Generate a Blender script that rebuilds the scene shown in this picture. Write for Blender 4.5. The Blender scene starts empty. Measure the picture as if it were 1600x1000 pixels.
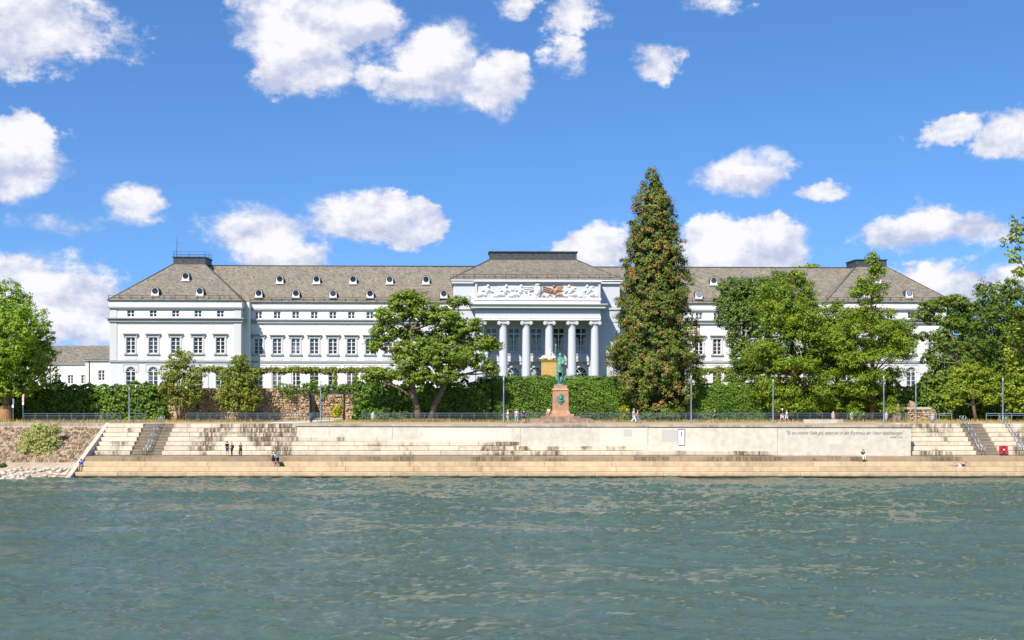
import bpy, math, random
import numpy as np
from mathutils import Vector

# ------------------------------------------------------------------ camera, sky, sun, exposure
sc = bpy.context.scene
COL = sc.collection
R = math.radians
CAM_H = 11.0
F = 1900.0            # focal length in photo pixels (photo is 1600 wide, horizon at row 600)
cam_d = bpy.data.cameras.new('camera')
cam_d.sensor_width = 36.0
cam_d.lens = F / 1600 * 36
cam_d.shift_y = 100 / 1600
cam_d.clip_start = 1.0
cam_d.clip_end = 12000
cam = bpy.data.objects.new('camera', cam_d)
cam.location = (0, 0, CAM_H)
cam.rotation_euler = (R(90), 0, 0)
COL.objects.link(cam)
sc.camera = cam

SUN_EL, SUN_AZ = 46.0, 208.0        # azimuth clockwise from +Y: behind the camera, to the left
sun_dir = Vector((math.sin(R(SUN_AZ)) * math.cos(R(SUN_EL)), math.cos(R(SUN_AZ)) * math.cos(R(SUN_EL)), math.sin(R(SUN_EL))))
sd = bpy.data.lights.new('sun', 'SUN')
sd.energy = 4.6
sd.angle = R(0.5)
sd.color = (1.0, 0.92, 0.81)
so = bpy.data.objects.new('sun', sd)
so.rotation_euler = (-sun_dir).to_track_quat('-Z', 'Y').to_euler()
so.location = (-60, -60, 120)
COL.objects.link(so)

sc.view_settings.view_transform = 'Standard'
sc.view_settings.look = 'None'
sc.view_settings.gamma = 1.0
sc.view_settings.use_curve_mapping = False
sc.view_settings.exposure = 0.72
sc.cycles.max_bounces = 4
sc.cycles.diffuse_bounces = 2
sc.cycles.glossy_bounces = 2
sc.cycles.transmission_bounces = 4
sc.cycles.transparent_max_bounces = 6
sc.cycles.caustics_reflective = False
sc.cycles.caustics_refractive = False
sc.cycles.use_denoising = True

# clouds: azimuth / elevation of each heap (read as photo column, row), half sizes, strength
CLOUDS = [
    (690, 98, 80, 66, 1.0), (770, 128, 56, 50, 1.0), (640, 128, 58, 30, .85), (585, 118, 40, 22, .6),
    (468, 98, 84, 50, 1.0), (480, 30, 120, 56, .8), (565, 32, 66, 50, .8), (410, 40, 50, 40, .6),
    (60, 40, 125, 66, .72), (20, 25, 80, 60, .8), (26, 246, 72, 54, 1.0), (210, 320, 46, 32, .85), (240, 345, 34, 12, .45),
    (105, 352, 60, 18, .5), (400, 362, 84, 40, .85), (440, 398, 80, 30, .9), (560, 338, 98, 40, 1.0), (640, 345, 62, 40, .95), (540, 312, 22, 18, .7),
    (1165, 270, 76, 30, 1.0), (1284, 299, 38, 16, .6), (1160, 392, 116, 52, 1.25), (1120, 375, 60, 34, 1.0),
    (925, 388, 62, 36, .95), (1450, 358, 104, 32, .75), (1485, 208, 62, 20, .7), (1585, 212, 62, 38, .8),
    (80, 470, 110, 64, .75), (30, 424, 60, 24, .85), (120, 516, 90, 36, .75), (1480, 446, 84, 36, .9), (1592, 432, 52, 24, .8),
    (800, 14, 44, 24, .55), (895, 25, 54, 30, .5), (890, 85, 36, 32, .42), (1027, 94, 36, 28, .55), (1120, 6, 56, 18, .5),
    (990, 385, 70, 30, .5)]

w = bpy.data.worlds.new('World')
sc.world = w
w.cycles.sampling_method = 'NONE'
w.use_nodes = True
wn, wl = w.node_tree.nodes, w.node_tree.links
wn.clear()
def N(t, **kw):
    n = wn.new(t)
    for k, v in kw.items():
        setattr(n, k, v)
    return n
def M(op, a, b=None, c=None, clamp=False):
    n = N('ShaderNodeMath', operation=op, use_clamp=clamp)
    for i, v in enumerate((a, b, c)):
        if v is None: continue
        if isinstance(v, (int, float)): n.inputs[i].default_value = v
        else: wl.new(v, n.inputs[i])
    return n.outputs[0]
sky = N('ShaderNodeTexSky', sky_type='NISHITA')
sky.sun_disc = False
sky.sun_elevation = R(SUN_EL)
sky.sun_rotation = R(SUN_AZ)
sky.altitude = 100
sky.air_density = 1.0
sky.dust_density = 0.3
sky.ozone_density = 3.0
hsv = N('ShaderNodeHueSaturation')
hsv.inputs['Saturation'].default_value = 1.12
hsv.inputs['Value'].default_value = 1.0
tint = N('ShaderNodeMix', data_type='RGBA', blend_type='MULTIPLY')
tint.inputs[0].default_value = 1.0
tint.inputs[7].default_value = (.66, .745, .875, 1)
wl.new(sky.outputs[0], tint.inputs[6])
wl.new(tint.outputs[2], hsv.inputs['Color'])
tc = N('ShaderNodeTexCoord')
lift = N('ShaderNodeVectorMath', operation='ADD')      # clear dry air: the pale band at the horizon is kept low
lift.inputs[1].default_value = (0, 0, .13)
wl.new(tc.outputs['Generated'], lift.inputs[0])
ln = N('ShaderNodeVectorMath', operation='NORMALIZE')
wl.new(lift.outputs[0], ln.inputs[0])
wl.new(ln.outputs[0], sky.inputs['Vector'])
sep = N('ShaderNodeSeparateXYZ')
wl.new(tc.outputs['Generated'], sep.inputs[0])
az = M('ARCTAN2', sep.outputs[0], sep.outputs[1])
el = M('ARCSINE', sep.outputs[2])
comb = N('ShaderNodeCombineXYZ')
wl.new(az, comb.inputs[0]); wl.new(el, comb.inputs[1])
P = comb.outputs[0]
# lumpy outline: the position is warped by noise before the heaps are measured
def noise(vec, scale, detail, rough, off=(0, 0, 0), col=False):
    mp = N('ShaderNodeMapping')
    mp.inputs['Location'].default_value = off
    mp.inputs['Scale'].default_value = (1, 1.35, 1)
    wl.new(vec, mp.inputs[0])
    n = N('ShaderNodeTexNoise')
    n.inputs['Scale'].default_value = scale
    n.inputs['Detail'].default_value = detail
    n.inputs['Roughness'].default_value = rough
    wl.new(mp.outputs[0], n.inputs['Vector'])
    return n.outputs[1 if col else 0]
warp = noise(P, 24, 5, .62, (3, 1, 0), True)
wv = N('ShaderNodeVectorMath', operation='SUBTRACT'); wl.new(warp, wv.inputs[0]); wv.inputs[1].default_value = (.5, .5, .5)
wsx = N('ShaderNodeVectorMath', operation='MULTIPLY_ADD'); wl.new(wv.outputs[0], wsx.inputs[0]); wsx.inputs[1].default_value = (.046, .030, 0); wl.new(P, wsx.inputs[2])
PW = wsx.outputs[0]
n1 = noise(P, 22, 7, .66)
n2 = noise(P, 22, 4, .6, (.010, -.018, 0))
field = fbig = flit = None
for (cx, cy, rx, ry, s) in CLOUDS:
    big = s > .72
    s = s if big else s * .80
    if big: rx, ry = rx * 1.10, ry * 1.08
    a0 = math.atan((cx - 800) / F)
    e0 = math.atan((600 - cy) / F * math.cos(a0))
    b = N('ShaderNodeVectorMath', operation='MULTIPLY_ADD'); wl.new(PW, b.inputs[0]); b.inputs[1].default_value = (F / rx, F / ry, 0); b.inputs[2].default_value = (-a0 * F / rx, -e0 * F / ry, 0)
    l = N('ShaderNodeVectorMath', operation='LENGTH'); wl.new(b.outputs[0], l.inputs[0])
    f = M('MULTIPLY_ADD', l.outputs['Value'], -s, s)
    field = f if field is None else M('MAXIMUM', field, f)
    if big:
        fbig = f if fbig is None else M('MAXIMUM', fbig, f)
        sh = N('ShaderNodeVectorMath', operation='ADD'); wl.new(b.outputs[0], sh.inputs[0]); sh.inputs[1].default_value = (.16, -.38, 0)
        l2 = N('ShaderNodeVectorMath', operation='LENGTH'); wl.new(sh.outputs[0], l2.inputs[0])
        f2 = M('MULTIPLY_ADD', l2.outputs['Value'], -s, s)
        flit = f2 if flit is None else M('MAXIMUM', flit, f2)
lit = M('MULTIPLY', M('SUBTRACT', flit, fbig), M('ADD', fbig, .45, clamp=True))
# the same fair-weather heaps go on over the rest of the sky
gen = noise(P, 5.5, 3, .5, (9, 4, 0))
gen = M('MULTIPLY_ADD', gen, 3.2, -1.85)
inview_a = M('LESS_THAN', M('ABSOLUTE', az), .44)
inview_e = M('LESS_THAN', el, .34)
inview = M('MULTIPLY', inview_a, inview_e)
gen = M('MULTIPLY_ADD', inview, -9.0, gen)
field = M('MAXIMUM', field, gen)
dens = M('ADD', M('MULTIPLY', field, 1.35), M('MULTIPLY_ADD', n1, 1.8, -.83))
mr = N('ShaderNodeMapRange', interpolation_type='SMOOTHSTEP')
soft = noise(P, 9, 2, .5, (5, 2, 0))
soft = M('MULTIPLY_ADD', soft, 2.6, -.85)
wl.new(dens, mr.inputs[0])
wl.new(M('MAXIMUM', soft, .28), mr.inputs[2])
mr.inputs[1].default_value = -.02; mr.inputs[2].default_value = .78
mr.inputs[3].default_value = 0; mr.inputs[4].default_value = .97
relief = M('SUBTRACT', n1, n2)
shade = M('MULTIPLY_ADD', relief, 2.4, .36)
shade = M('MULTIPLY_ADD', lit, 1.15, shade)
shade = M('MULTIPLY_ADD', dens, .55, shade, clamp=True)
cr = N('ShaderNodeValToRGB')
cr.color_ramp.elements[0].position = 0.1; cr.color_ramp.elements[0].color = (2.7, 2.95, 3.9, 1)
cr.color_ramp.elements[1].position = .95; cr.color_ramp.elements[1].color = (4.85, 4.8, 4.95, 1)
wl.new(shade, cr.inputs[0])
mix = N('ShaderNodeMix', data_type='RGBA')
wl.new(mr.outputs[0], mix.inputs[0]); wl.new(hsv.outputs[0], mix.inputs[6]); wl.new(cr.outputs[0], mix.inputs[7])
bg = N('ShaderNodeBackground')
bg.inputs[1].default_value = 0.125
wl.new(mix.outputs[2], bg.inputs[0])
wo = N('ShaderNodeOutputWorld')
wl.new(bg.outputs[0], wo.inputs[0])

# ------------------------------------------------------------------ helpers
rnd = random.Random(7)
rng = np.random.default_rng(11)
def WX(px, d): return (px - 800) * d / F
def WZ(py, d): return CAM_H + (600 - py) * d / F

def tag(o, label=None, cat=None, group=None, kind=None):
    if label: o['label'] = label
    if cat: o['category'] = cat
    if group: o['group'] = group
    if kind: o['kind'] = kind
    return o
def empty(name, loc=(0, 0, 0), rz=0.0, parent=None):
    o = bpy.data.objects.new(name, None)
    COL.objects.link(o); o.location = loc; o.rotation_euler = (0, 0, rz)
    o.empty_display_size = .1
    if parent: o.parent = parent
    return o
def link(name, me, mat=None, parent=None, loc=(0, 0, 0), rz=0.0, scale=None):
    o = bpy.data.objects.new(name, me)
    COL.objects.link(o)
    if mat is not None and not me.materials: me.materials.append(mat)
    if parent: o.parent = parent
    o.location = loc; o.rotation_euler = (0, 0, rz)
    if scale: o.scale = scale
    return o
def fast_mesh(name, v, q, smooth=False):
    v = np.asarray(v, dtype=np.float32).reshape(-1, 3); q = np.asarray(q, dtype=np.int32)
    k = q.shape[1]
    me = bpy.data.meshes.new(name)
    me.vertices.add(len(v)); me.vertices.foreach_set('co', v.ravel())
    me.loops.add(q.size); me.loops.foreach_set('vertex_index', q.ravel())
    me.polygons.add(len(q)); me.polygons.foreach_set('loop_start', np.arange(0, q.size, k, dtype=np.int32))
    me.polygons.foreach_set('loop_total', np.full(len(q), k, dtype=np.int32))
    if smooth: me.polygons.foreach_set('use_smooth', np.ones(len(q), dtype=bool))
    me.update(calc_edges=True); me.validate()
    return me

class MB:
    def __init__(s): s.v = []; s.f = []; s.sm = []
    def add(s, vs, fs, smooth=False):
        n = len(s.v); s.v += [tuple(p) for p in vs]
        for f in fs: s.f.append(tuple(i + n for i in f)); s.sm.append(smooth)
        return s
    def box(s, x0, x1, y0, y1, z0, z1):
        return s.add([(x0, y0, z0), (x1, y0, z0), (x1, y1, z0), (x0, y1, z0), (x0, y0, z1), (x1, y0, z1), (x1, y1, z1), (x0, y1, z1)],
                     [(3, 2, 1, 0), (4, 5, 6, 7), (0, 1, 5, 4), (1, 2, 6, 5), (2, 3, 7, 6), (3, 0, 4, 7)])
    def frustum(s, b, zb, t, zt):
        return s.add([(b[0], b[2], zb), (b[1], b[2], zb), (b[1], b[3], zb), (b[0], b[3], zb), (t[0], t[2], zt), (t[1], t[2], zt), (t[1], t[3], zt), (t[0], t[3], zt)],
                     [(3, 2, 1, 0), (4, 5, 6, 7), (0, 1, 5, 4), (1, 2, 6, 5), (2, 3, 7, 6), (3, 0, 4, 7)])
    def tube(s, pts, radii, n=8, smooth=True):
        pts = [Vector(p) for p in pts]; m = len(pts); vs = []; fs = []
        for i, p in enumerate(pts):
            t = (pts[min(i + 1, m - 1)] - pts[max(i - 1, 0)])
            if t.length < 1e-6: t = Vector((0, 0, 1))
            t.normalize()
            a = t.cross(Vector((0, 1, 0)) if abs(t.y) < .9 else Vector((1, 0, 0))).normalized(); b = t.cross(a)
            r = radii[i] if isinstance(radii, (list, tuple)) else radii
            for k in range(n):
                th = 2 * math.pi * k / n
                vs.append(p + a * (r * math.cos(th)) + b * (r * math.sin(th)))
        for i in range(m - 1):
            for k in range(n):
                k2 = (k + 1) % n
                fs.append((i * n + k, i * n + k2, (i + 1) * n + k2, (i + 1) * n + k))
        s.add(vs, fs, smooth)
        base = len(s.v) - m * n
        s.f.append(tuple(base + k for k in range(n))[::-1]); s.sm.append(False)
        s.f.append(tuple(base + (m - 1) * n + k for k in range(n))); s.sm.append(False)
        return s
    def lathe(s, prof, n=20, cx=0, cy=0, smooth=True):
        vs = []; fs = []
        for (r, z) in prof:
            for k in range(n):
                th = 2 * math.pi * k / n; vs.append((cx + r * math.cos(th), cy + r * math.sin(th), z))
        m = len(prof)
        for i in range(m - 1):
            for k in range(n):
                k2 = (k + 1) % n; fs.append((i * n + k, i * n + k2, (i + 1) * n + k2, (i + 1) * n + k))
        s.add(vs, fs, smooth)
        base = len(s.v) - m * n
        s.f.append(tuple(base + (m - 1) * n + k for k in range(n))); s.sm.append(False)
        s.f.append(tuple(base + k for k in range(n))[::-1]); s.sm.append(False)
        return s
    def prism(s, poly, y0, y1):           # polygon in x,z extruded along y (poly counter-clockwise seen from -y)
        n = len(poly)
        vs = [(x, y0, z) for x, z in poly] + [(x, y1, z) for x, z in poly]
        fs = [tuple(range(n)), tuple(range(2 * n - 1, n - 1, -1))]
        fs += [(i, i + n, (i + 1) % n + n, (i + 1) % n) for i in range(n)]
        return s.add(vs, fs)
    def mesh(s, name):
        me = bpy.data.meshes.new(name); me.from_pydata(s.v, [], s.f)
        me.polygons.foreach_set('use_smooth', s.sm); me.update()
        return me
    def build(s, name, mat, parent=None, loc=(0, 0, 0), rz=0.0):
        return link(name, s.mesh(name), mat, parent, loc, rz)

def ico(sub=1):
    import bmesh
    bm = bmesh.new(); bmesh.ops.create_icosphere(bm, subdivisions=sub, radius=1)
    v = np.array([p.co[:] for p in bm.verts]); f = [tuple(x.index for x in q.verts) for q in bm.faces]
    bm.free(); return v, f

# ------------------------------------------------------------------ materials
def new_mat(name):
    m = bpy.data.materials.new(name); m.use_nodes = True
    t = m.node_tree; t.nodes.clear()
    return m, t.nodes, t.links
def mnode(ns, t, **kw):
    n = ns.new(t)
    for k, v in kw.items(): setattr(n, k, v)
    return n
def c4(c): return (c[0], c[1], c[2], 1)
def ramp(ns, ls, fac, stops):
    r = ns.new('ShaderNodeValToRGB'); e = r.color_ramp.elements
    while len(e) < len(stops): e.new(0.5)
    for i, (p, c) in enumerate(stops): e[i].position = p; e[i].color = c4(c) if len(c) == 3 else c
    ls.new(fac, r.inputs[0]); return r.outputs[0]
def mnoise(ns, ls, scale=1, detail=4, rough=.55, stretch=(1, 1, 1), coord='Object', loc=(0, 0, 0)):
    if coord == 'World': src = ns.new('ShaderNodeNewGeometry').outputs['Position']
    else: src = ns.new('ShaderNodeTexCoord').outputs[coord]
    mp = ns.new('ShaderNodeMapping'); mp.inputs['Scale'].default_value = stretch; mp.inputs['Location'].default_value = loc
    ls.new(src, mp.inputs[0])
    n = ns.new('ShaderNodeTexNoise'); n.inputs['Scale'].default_value = scale; n.inputs['Detail'].default_value = detail; n.inputs['Roughness'].default_value = rough
    ls.new(mp.outputs[0], n.inputs['Vector']); return n.outputs[0]
def mmix(ns, ls, fac, a, b, mode='MIX'):
    n = ns.new('ShaderNodeMix'); n.data_type = 'RGBA'; n.blend_type = mode
    for i, v in ((0, fac), (6, a), (7, b)):
        if isinstance(v, (int, float)): n.inputs[i].default_value = v
        elif isinstance(v, tuple): n.inputs[i].default_value = c4(v)
        else: ls.new(v, n.inputs[i])
    return n.outputs[2]
def mmath(ns, ls, op, a, b=None, clamp=False):
    n = ns.new('ShaderNodeMath'); n.operation = op; n.use_clamp = clamp
    for i, v in enumerate((a, b)):
        if v is None: continue
        if isinstance(v, (int, float)): n.inputs[i].default_value = v
        else: ls.new(v, n.inputs[i])
    return n.outputs[0]
def finish(m, ns, ls, col, rough=.7, bump=None, bstr=.3, bdist=.05, spec=.3, metal=0):
    b = ns.new('ShaderNodeBsdfPrincipled'); o = ns.new('ShaderNodeOutputMaterial')
    if isinstance(col, tuple): b.inputs['Base Color'].default_value = c4(col)
    else: ls.new(col, b.inputs['Base Color'])
    b.inputs['Roughness'].default_value = rough; b.inputs['Specular IOR Level'].default_value = spec; b.inputs['Metallic'].default_value = metal
    if bump is not None:
        bn = ns.new('ShaderNodeBump'); bn.inputs['Strength'].default_value = bstr; bn.inputs['Distance'].default_value = bdist
        ls.new(bump, bn.inputs['Height']); ls.new(bn.outputs[0], b.inputs['Normal'])
    ls.new(b.outputs[0], o.inputs[0]); return m
def plain(name, c, rough=.6, var=.18, scale=3, metal=0, spec=.3):
    m, ns, ls = new_mat(name)
    n = mnoise(ns, ls, scale, 4)
    col = ramp(ns, ls, n, [(.3, tuple(x * (1 - var) for x in c)), (.7, tuple(min(1, x * (1 + var)) for x in c))])
    return finish(m, ns, ls, col, rough, n, .15, .02, spec, metal)
def paint(name, c, dirt=(.42, .40, .37), amt=.35):
    m, ns, ls = new_mat(name)
    st = mnoise(ns, ls, 1.0, 5, .6, (1.6, 1.6, .16))
    big = mnoise(ns, ls, .22, 3, .5)
    mask = mmath(ns, ls, 'MULTIPLY', st, big)
    f = ramp(ns, ls, mask, [(.24, (0, 0, 0)), (.46, (amt, amt, amt))])
    col = mmix(ns, ls, f, c, dirt)
    fine = mnoise(ns, ls, 9, 3)
    return finish(m, ns, ls, col, .75, fine, .08, .02, .2)

MAT = {}
MAT['white'] = paint('white_facade_paint', (.74, .725, .70), dirt=(.38, .35, .31), amt=.5)
MAT['base'] = paint('pale_grey_facade_paint', (.56, .56, .575), amt=.3)
MAT['centre'] = paint('cool_white_facade_paint', (.49, .51, .565), amt=.2)
MAT['trim'] = paint('grey_stone_trim', (.29, .29, .305), amt=.5)
MAT['trim_w'] = paint('light_stone_trim', (.52, .52, .535), amt=.4)
MAT['frame'] = plain('white_window_frame', (.78, .78, .76), .5, .04)
MAT['lead'] = plain('dark_lead_cladding', (.055, .062, .066), .55, .5, 2.0)
MAT['iron'] = plain('dark_iron', (.03, .032, .035), .5, .2)
MAT['railing'] = plain('blue_grey_railing_paint', (.10, .13, .155), .45, .12, 3, .2, .5)
MAT['galv'] = plain('galvanised_steel', (.34, .38, .40), .35, .15, 4, .6, .5)
MAT['lamp'] = plain('blue_grey_lamp_paint', (.11, .145, .18), .4, .1, 1, .1, .5)
MAT['lampglass'] = plain('frosted_lamp_glass', (.35, .38, .40), .3, .05, 1)
def glass_mat(name, dark, light):
    m, ns, ls = new_mat(name)
    oi = ns.new('ShaderNodeObjectInfo')
    n = mnoise(ns, ls, .6, 2, .5, coord='World')
    f = mmath(ns, ls, 'MULTIPLY', n, oi.outputs['Random'])
    col = ramp(ns, ls, f, [(.15, dark), (.40, light), (.56, (.22, .24, .26))])
    return finish(m, ns, ls, col, .06, None, spec=.55)
MAT['glass'] = glass_mat('dark_window_glass', (.012, .013, .017), (.05, .055, .065))
MAT['curtain'] = plain('pale_curtain', (.42, .42, .40), .8, .1, 2)
# slate roof
def slate():
    m, ns, ls = new_mat('weathered_slate')
    tcn = ns.new('ShaderNodeTexCoord'); sp = ns.new('ShaderNodeSeparateXYZ'); ls.new(tcn.outputs['Object'], sp.inputs[0])
    cb = ns.new('ShaderNodeCombineXYZ'); ls.new(mmath(ns, ls, 'ADD', sp.outputs[0], sp.outputs[1]), cb.inputs[0]); ls.new(sp.outputs[2], cb.inputs[1])
    br = ns.new('ShaderNodeTexBrick'); ls.new(cb.outputs[0], br.inputs['Vector'])
    br.inputs['Scale'].default_value = 1.0; br.inputs['Brick Width'].default_value = .46; br.inputs['Row Height'].default_value = .21; br.inputs['Mortar Size'].default_value = .018
    br.inputs['Color1'].default_value = (.0, .0, .0, 1); br.inputs['Color2'].default_value = (1, 1, 1, 1); br.inputs['Mortar'].default_value = (.1, .1, .1, 1)
    sl = ramp(ns, ls, br.outputs[0], [(0, (.118, .106, .087)), (.3, (.172, .154, .124)), (.75, (.205, .18, .138)), (1, (.265, .23, .175))])
    pn = mnoise(ns, ls, .35, 5, .6)
    col = mmix(ns, ls, .65, sl, ramp(ns, ls, pn, [(.3, (.84, .85, .88)), (.7, (1.10, 1.06, .98))]), 'MULTIPLY')
    st = mnoise(ns, ls, 1, 5, .7, (1.2, 1.2, .3))
    col = mmix(ns, ls, ramp(ns, ls, st, [(.56, (0, 0, 0)), (.72, (.6, .6, .6))]), col, (.07, .066, .06))
    return finish(m, ns, ls, col, .6, br.outputs[1], .5, .03, .35)
MAT['slate'] = slate()
def concrete(name, base, dark, stain, streaks=True, wet=False):
    m, ns, ls = new_mat(name)
    oi = ns.new('ShaderNodeObjectInfo')
    n = mnoise(ns, ls, 1.3, 6, .62, coord='World')
    col = ramp(ns, ls, n, [(.28, tuple(x * .80 for x in base)), (.7, tuple(min(1, x * 1.12) for x in base))])
    rv = ramp(ns, ls, oi.outputs['Random'], [(0, (.86, .86, .87)), (1, (1.08, 1.06, 1.03))])
    col = mmix(ns, ls, 1.0, col, rv, 'MULTIPLY')
    if streaks:
        s = mnoise(ns, ls, 1, 3, .6, (3.2, 1.1, .40), 'World')
        p = mnoise(ns, ls, 1, 3, .6, (.19, .16, .12), 'World', (5, 0, 2))
        mk = mmath(ns, ls, 'MULTIPLY', ramp(ns, ls, s, [(.36, (0, 0, 0)), (.55, (1, 1, 1))]), ramp(ns, ls, p, [(.525, (0, 0, 0)), (.59, (1, 1, 1))]))
        col = mmix(ns, ls, mmath(ns, ls, 'MULTIPLY', mk, stain), col, dark)
        hs = mnoise(ns, ls, 1, 5, .65, (.25, .2, 5), 'World')
        col = mmix(ns, ls, ramp(ns, ls, hs, [(.58, (0, 0, 0)), (.8, (.45, .45, .45))]), col, dark)
    if wet:
        g = ns.new('ShaderNodeNewGeometry'); sp = ns.new('ShaderNodeSeparateXYZ'); ls.new(g.outputs['Position'], sp.inputs[0])
        e = mmath(ns, ls, 'ADD', sp.outputs[2], mmath(ns, ls, 'MULTIPLY', n, .22))
        f = ramp(ns, ls, e, [(.22, (1, 1, 1)), (.42, (0, 0, 0))])
        col = mmix(ns, ls, f, col, (.10, .062, .03))
    return finish(m, ns, ls, col, .85, n, .25, .03, .2)
MAT['tier'] = concrete('weathered_pale_concrete', (.57, .505, .395), (.12, .088, .052), .95)
MAT['lower'] = concrete('silt_stained_concrete', (.51, .395, .255), (.27, .20, .125), .45, True, True)
MAT['lip'] = concrete('mossy_platform_edge', (.30, .235, .155), (.10, .08, .05), .8)
MAT['stair'] = concrete('brown_stair_concrete', (.27, .225, .165), (.12, .10, .075), .6)
MAT['coping'] = concrete('coping_concrete', (.42, .36, .27), (.17, .14, .10), .6)
MAT['wallpanel'] = concrete('grey_painted_wall', (.53, .505, .43), (.47, .44, .36), .2)
MAT['patch'] = plain('lighter_overpaint', (.56, .525, .45), .8, .03)
MAT['patch2'] = plain('darker_overpaint', (.44, .43, .395), .8, .03)
MAT['cheek'] = concrete('cheek_wall_concrete', (.46, .42, .36), (.2, .17, .13), .5)
MAT['paving'] = concrete('promenade_gravel', (.43, .35, .25), (.27, .22, .15), .5)
MAT['path'] = plain('pale_path', (.60, .57, .53), .9, .08, 1)
def ground(name, a, b, c, s1=.25, s2=2.5):
    m, ns, ls = new_mat(name)
    n1_ = mnoise(ns, ls, s1, 5, .6, coord='World'); n2_ = mnoise(ns, ls, s2, 6, .7, coord='World')
    col = mmix(ns, ls, ramp(ns, ls, n1_, [(.4, (0, 0, 0)), (.62, (1, 1, 1))]), a, b)
    col = mmix(ns, ls, ramp(ns, ls, n2_, [(.45, (0, 0, 0)), (.7, (.8, .8, .8))]), col, c)
    return finish(m, ns, ls, col, .95, n2_, .5, .08, .1)
MAT['drygrass'] = ground('dry_summer_grass', (.42, .31, .11), (.30, .27, .09), (.22, .16, .08))
MAT['lawn'] = ground('garden_lawn', (.10, .15, .03), (.16, .18, .05), (.08, .10, .03))
MAT['bankground'] = ground('sandy_bank_ground', (.34, .27, .19), (.42, .36, .28), (.25, .19, .13))
def stones(name, c1, c2, c3):
    m, ns, ls = new_mat(name)
    g = ns.new('ShaderNodeNewGeometry'); n = mnoise(ns, ls, 4, 5, .6, coord='World')
    col = ramp(ns, ls, g.outputs['Random Per Island'], [(0, c1), (.5, c2), (1, c3)])
    col = mmix(ns, ls, .5, col, ramp(ns, ls, n, [(.3, (.6, .6, .6)), (.7, (1.25, 1.22, 1.18))]), 'MULTIPLY')
    return finish(m, ns, ls, col, .9, n, .4, .05, .15)
MAT['rubble'] = stones('tan_rubble_stone', (.27, .19, .11), (.47, .34, .20), (.56, .44, .30))
MAT['pitching'] = stones('brown_pitching_stone', (.10, .068, .044), (.21, .148, .094), (.36, .28, .195))
MAT['boulder'] = stones('pale_boulder', (.32, .28, .23), (.46, .41, .34), (.56, .51, .44))
MAT['mortar'] = plain('old_lime_mortar', (.30, .22, .13), .95, .2)
MAT['sandstone'] = plain('red_sandstone', (.38, .215, .13), .8, .22, 1.6)
MAT['stepstone'] = concrete('weathered_sandstone_steps', (.33, .235, .17), (.13, .10, .075), .7)
MAT['yellowstone'] = plain('ochre_yellow_stone', (.46, .31, .10), .75, .12, 2)
MAT['marble'] = plain('white_marble', (.66, .63, .58), .6, .15, 3)
def bronze():
    m, ns, ls = new_mat('green_bronze')
    n = mnoise(ns, ls, 3, 6, .65); st = mnoise(ns, ls, 2, 4, .6, (2, 2, .5))
    col = ramp(ns, ls, n, [(.34, (.03, .07, .05)), (.52, (.10, .27, .20)), (.72, (.24, .45, .36))])
    col = mmix(ns, ls, ramp(ns, ls, st, [(.52, (0, 0, 0)), (.66, (.8, .8, .8))]), col, (.02, .035, .025))
    return finish(m, ns, ls, col, .5, n, .3, .02, .5)
MAT['bronze'] = bronze()
def bark(name, a, b):
    m, ns, ls = new_mat(name)
    n = mnoise(ns, ls, 3, 6, .65, (2, 2, .5))
    return finish(m, ns, ls, ramp(ns, ls, n, [(.3, a), (.7, b)]), .9, n, .7, .06, .1)
MAT['bark'] = bark('grey_brown_bark', (.09, .065, .045), (.24, .18, .13))
MAT['redbark'] = bark('reddish_bark', (.11, .055, .03), (.25, .14, .08))
MAT['reed'] = bark('reed_matting', (.22, .12, .055), (.42, .26, .13))
def leaf(name, a, b, c=None, cthr=.62, cscale=.9, trans=.30, bscale=.35, clump=False):
    m, ns, ls = new_mat(name)
    g = ns.new('ShaderNodeNewGeometry')
    n = mnoise(ns, ls, bscale, 3, .6, coord='World')
    at0 = ns.new('ShaderNodeAttribute'); at0.attribute_name = 'tint'
    f = mmath(ns, ls, 'ADD', mmath(ns, ls, 'MULTIPLY', g.outputs['Random Per Island'], .4), mmath(ns, ls, 'MULTIPLY', n, .6))
    f = mmath(ns, ls, 'ADD', f, mmath(ns, ls, 'MULTIPLY', at0.outputs['Fac'], .3))
    col = ramp(ns, ls, f, [(.3, a), (.9, b)])
    if c:
        if clump:
            at_ = ns.new('ShaderNodeAttribute'); at_.attribute_name = 'tint'; n3 = at_.outputs['Fac']
        else:
            n3 = mnoise(ns, ls, cscale, 2, .5, coord='World', loc=(3, 8, 1))
        k = mmath(ns, ls, 'ADD', n3, mmath(ns, ls, 'MULTIPLY', g.outputs['Random Per Island'], .16))
        col = mmix(ns, ls, ramp(ns, ls, k, [(cthr, (0, 0, 0)), (cthr + .07, (1, 1, 1))]), col, c)
    d = ns.new('ShaderNodeBsdfPrincipled'); d.inputs['Roughness'].default_value = .5; d.inputs['Specular IOR Level'].default_value = .3; ls.new(col, d.inputs['Base Color'])
    t = ns.new('ShaderNodeBsdfTranslucent'); ls.new(mmix(ns, ls, .6, col, (1.0, .95, .35), 'MULTIPLY'), t.inputs[0])
    mx = ns.new('ShaderNodeMixShader'); mx.inputs[0].default_value = trans
    ls.new(d.outputs[0], mx.inputs[1]); ls.new(t.outputs[0], mx.inputs[2])
    o = ns.new('ShaderNodeOutputMaterial'); ls.new(mx.outputs[0], o.inputs[0]); return m
MAT['l_maple'] = leaf('bright_maple_leaves', (.12, .25, .016), (.33, .48, .035))
MAT['l_catalpa'] = leaf('catalpa_leaves', (.085, .165, .016), (.255, .345, .034))
MAT['l_small'] = leaf('young_tree_leaves', (.12, .17, .02), (.30, .34, .045), (.20, .12, .035), .74, .7)
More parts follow.
